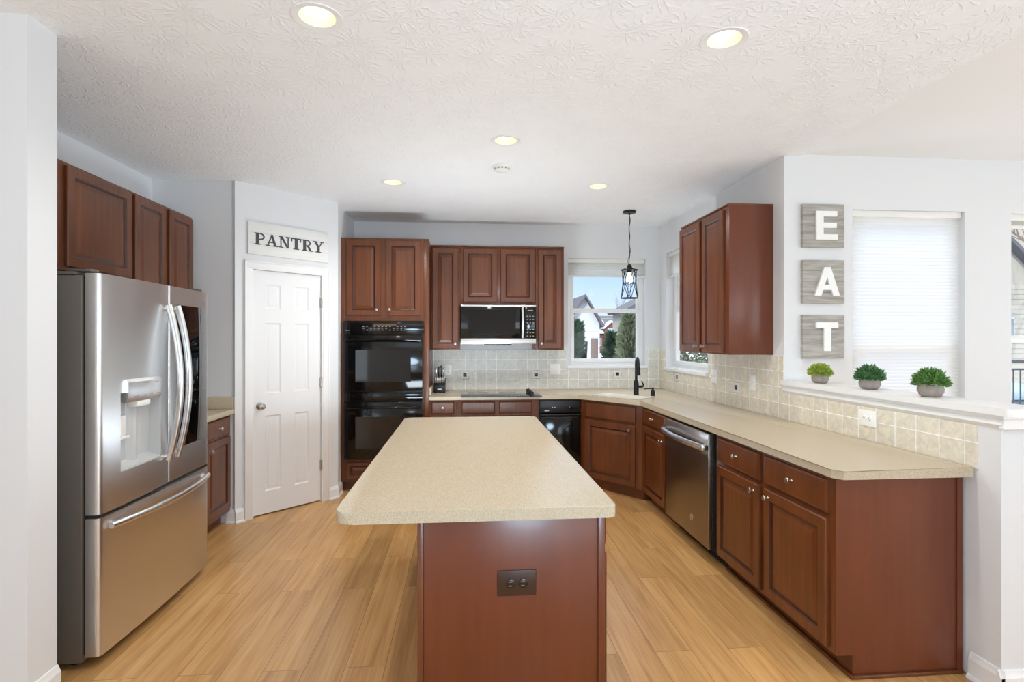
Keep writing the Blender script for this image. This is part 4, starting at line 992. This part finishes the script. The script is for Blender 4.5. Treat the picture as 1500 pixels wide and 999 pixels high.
SER = {  # unit height slab serif letters, width in units
 'P': (0.80, [rect(0.12, 0.36, 0, 1), rect(0.02, 0.46, 0, 0.09), rect(0.02, 0.42, 0.91, 1), rect(0.34, 0.46, 0.42, 0.51), rect(0.34, 0.46, 0.91, 1)] + arcband(0.44, 0.71, 0.19, 0.29, -90, 90, 1.15)),
 'A': (0.98, [[(0.12, 0), (0.22, 0), (0.50, 0.86), (0.45, 1.0)], [(0.42, 1.0), (0.56, 1.0), (0.88, 0), (0.66, 0)], rect(0.26, 0.70, 0.28, 0.37), rect(0.0, 0.34, 0, 0.08), rect(0.58, 0.98, 0, 0.08)]),
 'N': (0.96, [rect(0.14, 0.23, 0, 1), rect(0.72, 0.81, 0, 1), [(0.10, 1), (0.32, 1), (0.81, 0), (0.66, 0)], rect(0.0, 0.36, 0, 0.08), rect(0.0, 0.3, 0.92, 1), rect(0.58, 0.96, 0.92, 1)]),
 'T': (0.86, [rect(0.31, 0.55, 0, 1), rect(0.02, 0.84, 0.90, 1), rect(0.02, 0.10, 0.68, 1), rect(0.76, 0.84, 0.68, 1), rect(0.20, 0.66, 0, 0.08)]),
 'R': (0.94, [rect(0.12, 0.36, 0, 1), rect(0.02, 0.46, 0, 0.08), rect(0.02, 0.42, 0.91, 1), rect(0.34, 0.46, 0.44, 0.53), rect(0.34, 0.46, 0.91, 1), [(0.42, 0.48), (0.60, 0.50), (0.84, 0.04), (0.66, 0.0)], rect(0.66, 0.94, 0, 0.08)] + arcband(0.44, 0.72, 0.19, 0.28, -90, 90, 1.15)),
 'Y': (0.92, [rect(0.34, 0.58, 0, 0.48), [(0.08, 1), (0.30, 1), (0.56, 0.46), (0.36, 0.46)], [(0.74, 1), (0.84, 1), (0.56, 0.46), (0.46, 0.46)], rect(0.0, 0.38, 0.92, 1), rect(0.62, 0.94, 0.92, 1), rect(0.22, 0.70, 0, 0.08)]),
}
SW, SH = 0.72, 0.268
t = thing('pantry_sign', 'white plank sign reading PANTRY above the pantry door', 'sign', (PX + 0.098 * S2, PY + 0.098 * S2, 2.167), 45)
b = MB(); board_sign(b, SW, SH, 3, 0.020); b.build('boards', M['signwhite'], t, world=False)
x = 0.048; h_ = 0.098; tot = sum(SER[c][0] for c in 'PANTRY') ; LWX = 1.13; gapw = (SW - 0.096 - tot * h_ * LWX) / 5
for c in 'PANTRY':
    b = MB(); b.T = Matrix.Translation((x, 0, 0.082))
    for q_, poly in enumerate(SER[c][1]): b.prism([(p[0] * h_ * LWX, p[1] * h_) for p in poly], -0.0232 - 0.00004 * q_, -0.0202, axis='y')
    b.build('letter', M['lettergrey'], t, world=False, smooth=0); x += SER[c][0] * h_ * LWX + gapw
EAT = {'E': [rect(0, 0.26, 0, 1), rect(0.26, 0.78, 0, 0.19), rect(0.26, 0.76, 0.81, 1), rect(0.26, 0.74, 0.41, 0.59)],
       'A': [[(-0.06, 0), (0.18, 0), (0.46, 0.84), (0.30, 1.0)], [(0.28, 1.0), (0.52, 1.0), (0.86, 0), (0.62, 0)], [(0.14, 0.20), (0.68, 0.20), (0.62, 0.38), (0.20, 0.38)], [(0.30, 1.0), (0.50, 1.0), (0.42, 0.72), (0.38, 0.72)]],
       'T': [rect(0.28, 0.54, 0, 1), rect(0, 0.80, 0.80, 1)]}
for c, zb_, lb in (('E', 2.104, 'top weathered plaque with white letter E'), ('A', 1.718, 'middle weathered plaque with white letter A'), ('T', 1.337, 'bottom weathered plaque with white letter T')):
    t = thing('letter_plaque', lb, 'wall plaque', (2.318, 3.6, zb_), 0, group='EAT letter plaques')
    b = MB(); board_sign(b, 0.302, 0.300, 4 if c != 'T' else 3, 0.028); b.build('boards', M['greyboard'], t, world=False)
    b = MB(); b.T = Matrix.Translation((0.088, 0, 0.052))
    for q_, poly in enumerate(EAT[c]): b.prism([(p[0] * 0.198, p[1] * 0.198) for p in poly], -0.044 - 0.0002 * q_, -0.0282, axis='y')
    b.build('letter', M['letterwhite'], t, world=False, smooth=0)

# ---- potted plants
def plant(label, loc, rb, hb, rf, hf, leaf, n, seed):
    random.seed(seed)
    t = thing('potted_plant', label, 'potted plant', loc, 0, group='small plants on the half wall ledge')
    b = MB(); b.lathe([(rb * 0.62, 0.0005), (rb * 0.80, 0.006), (rb * 0.98, hb * 0.38), (rb, hb * 0.6), (rb * 0.93, hb), (rb * 0.86, hb), (rb * 0.84, hb * 0.9)], seg=32); b.build('pot', M['concrete'], t, world=False)
    b = MB()
    for i in range(n):
        th = random.uniform(0, 2 * math.pi); ph = math.acos(random.uniform(-0.12, 1)); s_ = random.uniform(0.72, 1.0)
        d = Vector((math.sin(ph) * math.cos(th), math.sin(ph) * math.sin(th), math.cos(ph)))
        c_ = Vector((d.x * rf * s_, d.y * rf * s_, hb * 1.0 + d.z * hf * s_))
        up = (d + Vector((random.uniform(-.5, .5), random.uniform(-.5, .5), random.uniform(0.0, .6)))).normalized()
        sd = up.cross(Vector((random.uniform(-1, 1), random.uniform(-1, 1), random.uniform(-1, 1)))).normalized(); nrm = sd.cross(up)
        L_ = rf * random.uniform(0.24, 0.42); W_ = L_ * 0.22
        b._add([tuple(c_ - up * L_ * .5), tuple(c_ + sd * W_ + nrm * W_ * .4), tuple(c_ + up * L_ * .6), tuple(c_ - sd * W_ + nrm * W_ * .4)], [(0, 1, 2), (0, 2, 3)])
    b.lathe([(rf * 0.5, hb * 0.85), (rf * 0.72, hb + hf * 0.15), (rf * 0.6, hb + hf * 0.5), (rf * 0.25, hb + hf * 0.72)], seg=16)
    b.build('foliage', leaf, t, world=False, smooth=0)
plant('yellow green potted plant under the letter plaques, leftmost on the ledge', (2.262, 3.309, 1.19), 0.050, 0.058, 0.070, 0.066, M['leaf1'], 700, 3)
plant('dark green potted plant in the middle of the ledge', (2.262, 2.879, 1.19), 0.054, 0.060, 0.074, 0.074, M['leaf2'], 700, 4)
plant('mid green potted plant nearest the camera on the ledge', (2.262, 2.478, 1.19), 0.055, 0.064, 0.074, 0.074, M['leaf3'], 700, 5)

# ================================================================== OUTSIDE
M['snow'] = mat('snow', (206, 210, 216), 0.8, noise=0.05, nscale=(0.6, 0.6, 0.6))
M['siding'] = mat('white_siding', (196, 196, 195), 0.7)
M['beigesiding'] = mat('beige_siding', (168, 160, 146), 0.7)
M['roof'] = mat('grey_shingles', (92, 90, 94), 0.9, noise=0.15, nscale=(8, 8, 8))
M['brick'] = mat('red_brick_wall', (112, 72, 62), 0.85, noise=0.2, nscale=(20, 20, 20))
M['conifer'] = mat('dark_evergreen_needles', (52, 78, 56), 0.8, noise=0.3, nscale=(8, 8, 8))
M['conifer2'] = mat('olive_evergreen_needles', (112, 120, 92), 0.8, noise=0.3, nscale=(8, 8, 8))
M['bark'] = mat('grey_bark', (120, 104, 92), 0.9)
M['woodpost'] = mat('weathered_brown_post', (118, 100, 92), 0.8)
M['darkiron'] = mat('dark_iron_fence', (44, 46, 50), 0.6)
M['winglass'] = mat('house_window_glass', (120, 128, 136), 0.3)
def gz(y): return -0.25 + max(0, (y - 8)) * 0.0155
b = MB()
b._add([(-40, 6.16, gz(6)), (90, 6.16, gz(6)), (90, 8, gz(8)), (-40, 8, gz(8)), (90, 70, gz(70)), (-40, 70, gz(70)), (90, 110, gz(70)), (-40, 110, gz(70))], [(0, 1, 2, 3), (3, 2, 4, 5), (5, 4, 6, 7)])
b._add([(2.36, 3.76, -0.26), (90, 3.76, -0.26), (90, 6.16, -0.25), (2.36, 6.16, -0.25)], [(0, 1, 2, 3)])
b._add([(5.76, -6, -0.26), (90, -6, -0.26), (90, 3.76, -0.26), (5.76, 3.76, -0.26)], [(0, 1, 2, 3)])
struct('ground', b, M['snow'], 'snow covered yard outside the windows', 'ground')

def siding(b, x0, x1, y, z0, z1, pitch=0.16):
    k = int((z1 - z0) / pitch)
    for i in range(k): b.prism([(y, z0 + i * pitch), (y - 0.018, z0 + i * pitch), (y - 0.003, z0 + (i + 1) * pitch), (y, z0 + (i + 1) * pitch)], x0, x1, axis='x')
# white gabled neighbour
t = thing('neighbour_house', 'white sided house with dark roof seen at the left of the back window', 'house', (1.5, 19, gz(16)))
b = MB(); ez, pk = 2.05, 2.82
b.prism([(1.9, gz(16) - .1), (4.0, gz(16) - .1), (4.0, 1.98), (3.54, 2.80), (3.02, 1.98), (1.9, 1.98)], 16, 20, axis='y'); b.box(-5, 1.9, 16.6, 20, gz(16) - .1, 2.0)
siding(b, 1.9, 4.0, 16, 0.1, 1.95); b.build('wall', M['siding'], t)
b = MB(); b.prism([(15.9, 2.02), (18.4, 2.92), (21, 2.02), (21, 1.96), (15.9, 1.96)], -5.2, 3.35, axis='x')
b.prism([(3.54, 2.80), (4.12, 1.86), (4.06, 1.82), (3.54, 2.72), (2.98, 1.86), (2.92, 1.90)], 15.8, 20.2, axis='y'); b.build('roof', M['roof'], t)
# brick house
t = thing('brick_house', 'red brick house with snowy roof far behind the back window', 'house', (13, 46, gz(44)))
g0 = gz(44) - 0.2
b = MB(); b.box(10.2, 16.5, 45, 50, g0, 2.75); b.box(10.6, 11.45, 44.4, 45, g0, 2.0); b.prism([(11.45, g0), (12.55, g0), (12.55, 2.45), (12.0, 2.9), (11.45, 2.45)], 44, 46, axis='y'); wl = b.build('wall', M['brick'], t)
b = MB(); b.box(11.7, 14.2, 46.5, 49, 2.75, 3.3); b.build('upper_wall', M['beigesiding'], wl)
b = MB(); b.prism([(44.6, 2.7), (47.5, 3.55), (50.4, 2.7)], 10.0, 16.7, axis='x'); b.build('roof', M['roof'], t)
b = MB(); b.prism([(44.55, 2.80), (46.0, 3.20), (46.0, 3.30), (44.55, 2.92)], 10.4, 11.5, axis='x'); b.prism([(44.2, 1.95), (45.0, 2.25), (45.0, 2.33), (44.2, 2.03)], 10.4, 11.6, axis='x')
b.prism([(12.0, 3.02), (12.72, 2.42), (12.66, 2.32), (12.0, 2.88), (11.34, 2.32), (11.28, 2.42)], 43.85, 45, axis='y'); b.build('snowy_eaves', M['snow'], t)
for (x0, x1, z0, z1, y) in ((11.72, 12.28, 1.75, 2.3, 44), (11.72, 12.28, 0.85, 1.3, 44), (13.2, 13.9, 1.7, 2.3, 45), (10.8, 11.2, 0.95, 1.5, 44.4)):
    b = MB(); b.box(x0 - .05, x1 + .05, y - .08, y, z0 - .05, z1 + .05); f = b.build('window', M['siding'], t)
    b = MB(); b.box(x0, (x0 + x1) / 2 - .03, y - .10, y - .082, z0, z1); b.box((x0 + x1) / 2 + .03, x1, y - .10, y - .082, z0, z1); b.build('pane', M['winglass'], f)
# beige house seen in right window
t = thing('beige_house', 'beige sided gabled house beyond the far right window', 'house', (17, 15, -0.25))
b = MB(); b.prism([(12.9, -0.3), (22, -0.3), (22, 2.2), (17.5, 5.4 - 1.2), (13.6, 4.6), (12.9, 4.75)], 13.2, 19, axis='y')
siding(b, 12.9, 16.5, 13.2, -0.2, 3.0, 0.13); b.build('wall', M['beigesiding'], t)
b = MB(); b.prism([(12.2, 5.76), (15.8, 2.43), (15.85, 2.5), (12.25, 5.85)], 12.95, 19.2, axis='y'); b.build('roof', M['roof'], t)
b = MB(); b.box(14.02, 14.32, 13.1, 13.17, 1.45, 2.05); f = b.build('window', M['siding'], t)
b = MB(); b.box(14.06, 14.28, 13.07, 13.095, 1.5, 2.0); b.build('pane', M['winglass'], f)

def conifer(label, loc, r, h, m, n, seed, group, sc=0.09, shape=0.85):
    random.seed(seed); t = thing('evergreen_tree', label, 'tree', loc, 0, group=group)
    b = MB(); b.tube([(0, 0, 0), (0, 0, h * 0.9)], [r * 0.10, 0.01], 8); b.build('trunk', M['bark'], t, world=False)
    b = MB()
    for i in range(n):
        u = random.random() ** 0.8; z = h * (0.03 + 0.97 * (1 - math.sqrt(1 - u) if shape > 1 else u)); rr = r * (1 - z / h) ** shape * random.uniform(0.6, 1.05) + 0.01
        a = random.uniform(0, 2 * math.pi); c_ = Vector((rr * math.cos(a), rr * math.sin(a), z))
        up = Vector((math.cos(a), math.sin(a), random.uniform(0.2, 1.6))).normalized(); sd = up.cross(Vector((random.uniform(-1, 1), random.uniform(-1, 1), 0.3))).normalized()
        s_ = sc * random.uniform(0.6, 1.3); b._add([tuple(c_ - sd * s_ * .35), tuple(c_ + sd * s_ * .35), tuple(c_ + up * s_ * 1.5)], [(0, 1, 2)])
    b.loft([[(q_ * 0.78 * r * math.cos(2 * math.pi * k / 10), q_ * 0.78 * r * math.sin(2 * math.pi * k / 10), z_ * h) for k in range(10)] for q_, z_ in ((0.9, 0.03), (0.75, 0.2), (0.55, 0.42), (0.3, 0.7), (0.03, 0.93))])
    b.build('foliage', m, t, world=False, smooth=0); return t
G = 'evergreens seen through the back window'
conifer('slim dark arborvitae at the left edge of the back window', (2.25, 11, gz(11)), 0.15, 2.03, M['conifer'], 2200, 1, G, 0.07, 0.6)
conifer('slim dark arborvitae, right one of the pair in the back window', (2.52, 11.9, gz(12)), 0.16, 2.02, M['conifer'], 2200, 2, G, 0.07, 0.6)
conifer('broad dark spruce left part of the evergreen clump in the back window', (3.05, 11.2, gz(10)), 0.42, 1.80, M['conifer'], 2500, 3, G, 0.08, 0.9)
conifer('broad olive evergreen at the right of the back window', (2.93, 9.55, gz(10)), 0.36, 2.10, M['conifer2'], 4500, 4, G, 0.09, 0.75)
def bush(label, loc, rx, ry, rz_, m, n, seed):
    random.seed(seed); t = thing('shrub', label, 'shrub', loc)
    b = MB()
    for i in range(n):
        th = random.uniform(0, 2 * math.pi); ph = math.acos(random.uniform(-0.1, 1)); s_ = random.uniform(0.75, 1.02)
        c_ = Vector((rx * s_ * math.sin(ph) * math.cos(th), ry * s_ * math.sin(ph) * math.sin(th), rz_ * s_ * math.cos(ph) + 0.05))
        up = Vector((random.uniform(-1, 1), random.uniform(-1, 1), random.uniform(0, 1))).normalized(); sd = up.cross(Vector((0.3, 0.2, 1))).normalized(); k = random.uniform(0.04, 0.09)
        b._add([tuple(c_ - sd * k * .5), tuple(c_ + sd * k * .5), tuple(c_ + up * k * 1.4)], [(0, 1, 2)])
    b.lathe([(rx * 0.3, 0), (rx * 0.8, rz_ * 0.2), (rx * 0.7, rz_ * 0.6), (rx * 0.2, rz_ * 0.85)], seg=12)
    b.build('foliage', m, t, world=False, smooth=0)
bush('grey green hedge outside the side window', (4.9, 11.2, -0.22), 1.1, 1.0, 1.45, M['conifer2'], 4000, 9)
bush('dark low hedge farther outside the side window', (4.0, 8.4, -0.22), 0.4, 0.4, 1.28, M['conifer'], 2500, 10)
def bare(label, loc, h, seed, group, r0=0.05, spread=0.5):
    random.seed(seed); t = thing('bare_tree', label, 'tree', loc, 0, group=group); b = MB()
    def br(p, d, L_, r, lv):
        q = p + d * L_; m_ = p.lerp(q, 0.5) + Vector((random.uniform(-1, 1), random.uniform(-1, 1), 0)) * L_ * 0.05
        b.tube([tuple(p), tuple(m_), tuple(q)], [r, r * .8, r * .6], 5)
        if lv == 0: return
        for k in range(3 if lv > 2 else 4):
            s_ = p.lerp(q, random.uniform(0.45, 1.0)); nd = (d + Vector((random.uniform(-1, 1), random.uniform(-1, 1), random.uniform(-.1, .5))) * spread).normalized()
            br(s_, nd, L_ * random.uniform(0.5, 0.75), r * 0.55, lv - 1)
    br(Vector((0, 0, 0)), Vector((0, 0, 1)), h * 0.42, r0, 4)
    b.build('branches', M['bark'], t, world=False); return t
G = 'bare winter trees outside'
bare('slender bare tree, left of three above the back window rail', (6.2, 27, gz(26)), 3.6, 11, G, 0.022, 0.35)
bare('slender bare tree, middle of three above the back window rail', (7.2, 29, gz(28)), 3.7, 12, G, 0.022, 0.35)
bare('slender bare tree, right of three above the back window rail', (7.75, 27, gz(26)), 4.0, 13, G, 0.022, 0.35)
bare('spreading bare tree at the top of the far right window', (12.75, 10.8, -0.25), 6.4, 21, G, 0.09, 0.75)
# posts and fence beyond the back window
b = MB(); b.tube([(3.60, 15.0, gz(15)), (3.60, 15.0, 1.50)], 0.11, 10); tag(b.build('fence_post', M['woodpost']), 'thick brown wooden post in front of the white house', 'post')
b = MB(); b.tube([(2.86, 13.0, gz(13)), (2.93, 13.0, 1.42)], 0.03, 8); tag(b.build('garden_stake', M['darkiron']), 'thin dark stake beside the arborvitae pair', 'stake')
b = MB(); b.tube([(3.82, 14.5, gz(14)), (3.82, 14.5, 1.42)], 0.035, 8); tag(b.build('garden_stake', M['darkiron']), 'thin dark stake at the corner of the white house', 'stake')
# deck railing and covered tub seen low in the far right window
t = thing('deck_railing', 'dark metal deck railing low in the far right window', 'railing', (7.5, 6.6, -0.25))
b = MB(); b.box(5.2, 10.5, 6.58, 6.63, 1.16, 1.20); b.box(5.2, 10.5, 6.59, 6.62, 1.06, 1.08); b.box(5.2, 10.5, 6.59, 6.62, 0.05, 0.08); b.build('rails', M['darkiron'], t)
for i in range(5):
    b = MB(); x = 5.25 + i * 1.3; b.box(x, x + .05, 6.58, 6.63, -0.25, 1.2); b.build('post', M['darkiron'], t)
b = MB()
for i in range(52): x = 5.3 + i * 0.1; b.box(x, x + .012, 6.60, 6.612, 0.08, 1.06)
o = b.build('balusters', M['darkiron'], t); o['kind'] = 'stuff'
t = thing('hot_tub', 'blue grey covered tub outside the far right window', 'hot tub', (8.1, 7.8, -0.26))
b = MB(); b.box(7.0, 9.2, 7.0, 8.6, -0.26, 0.62, 0.05); b.build('cabinet', mat('blue_grey_tub', (84, 106, 122), 0.5), t)
b = MB(); b.box(6.95, 9.25, 6.95, 8.65, 0.62, 0.74, 0.04); b.build('cover', mat('pale_blue_cover', (150, 172, 186), 0.5), t)
t = thing('garden_shed', 'small grey roofed outbuilding above the rail at the right of the back window', 'outbuilding', (6.2, 19, gz(18)))
b = MB(); b.prism([(5.5, gz(18)), (7.4, gz(18)), (7.4, 2.45), (6.45, 2.95), (5.5, 2.45)], 18, 20, axis='y'); b.build('wall', M['beigesiding'], t)
b = MB(); b.prism([(6.45, 3.06), (7.6, 2.46), (7.54, 2.36), (6.45, 2.94), (5.36, 2.36), (5.30, 2.46)], 17.85, 20.1, axis='y'); b.build('roof', M['roof'], t)
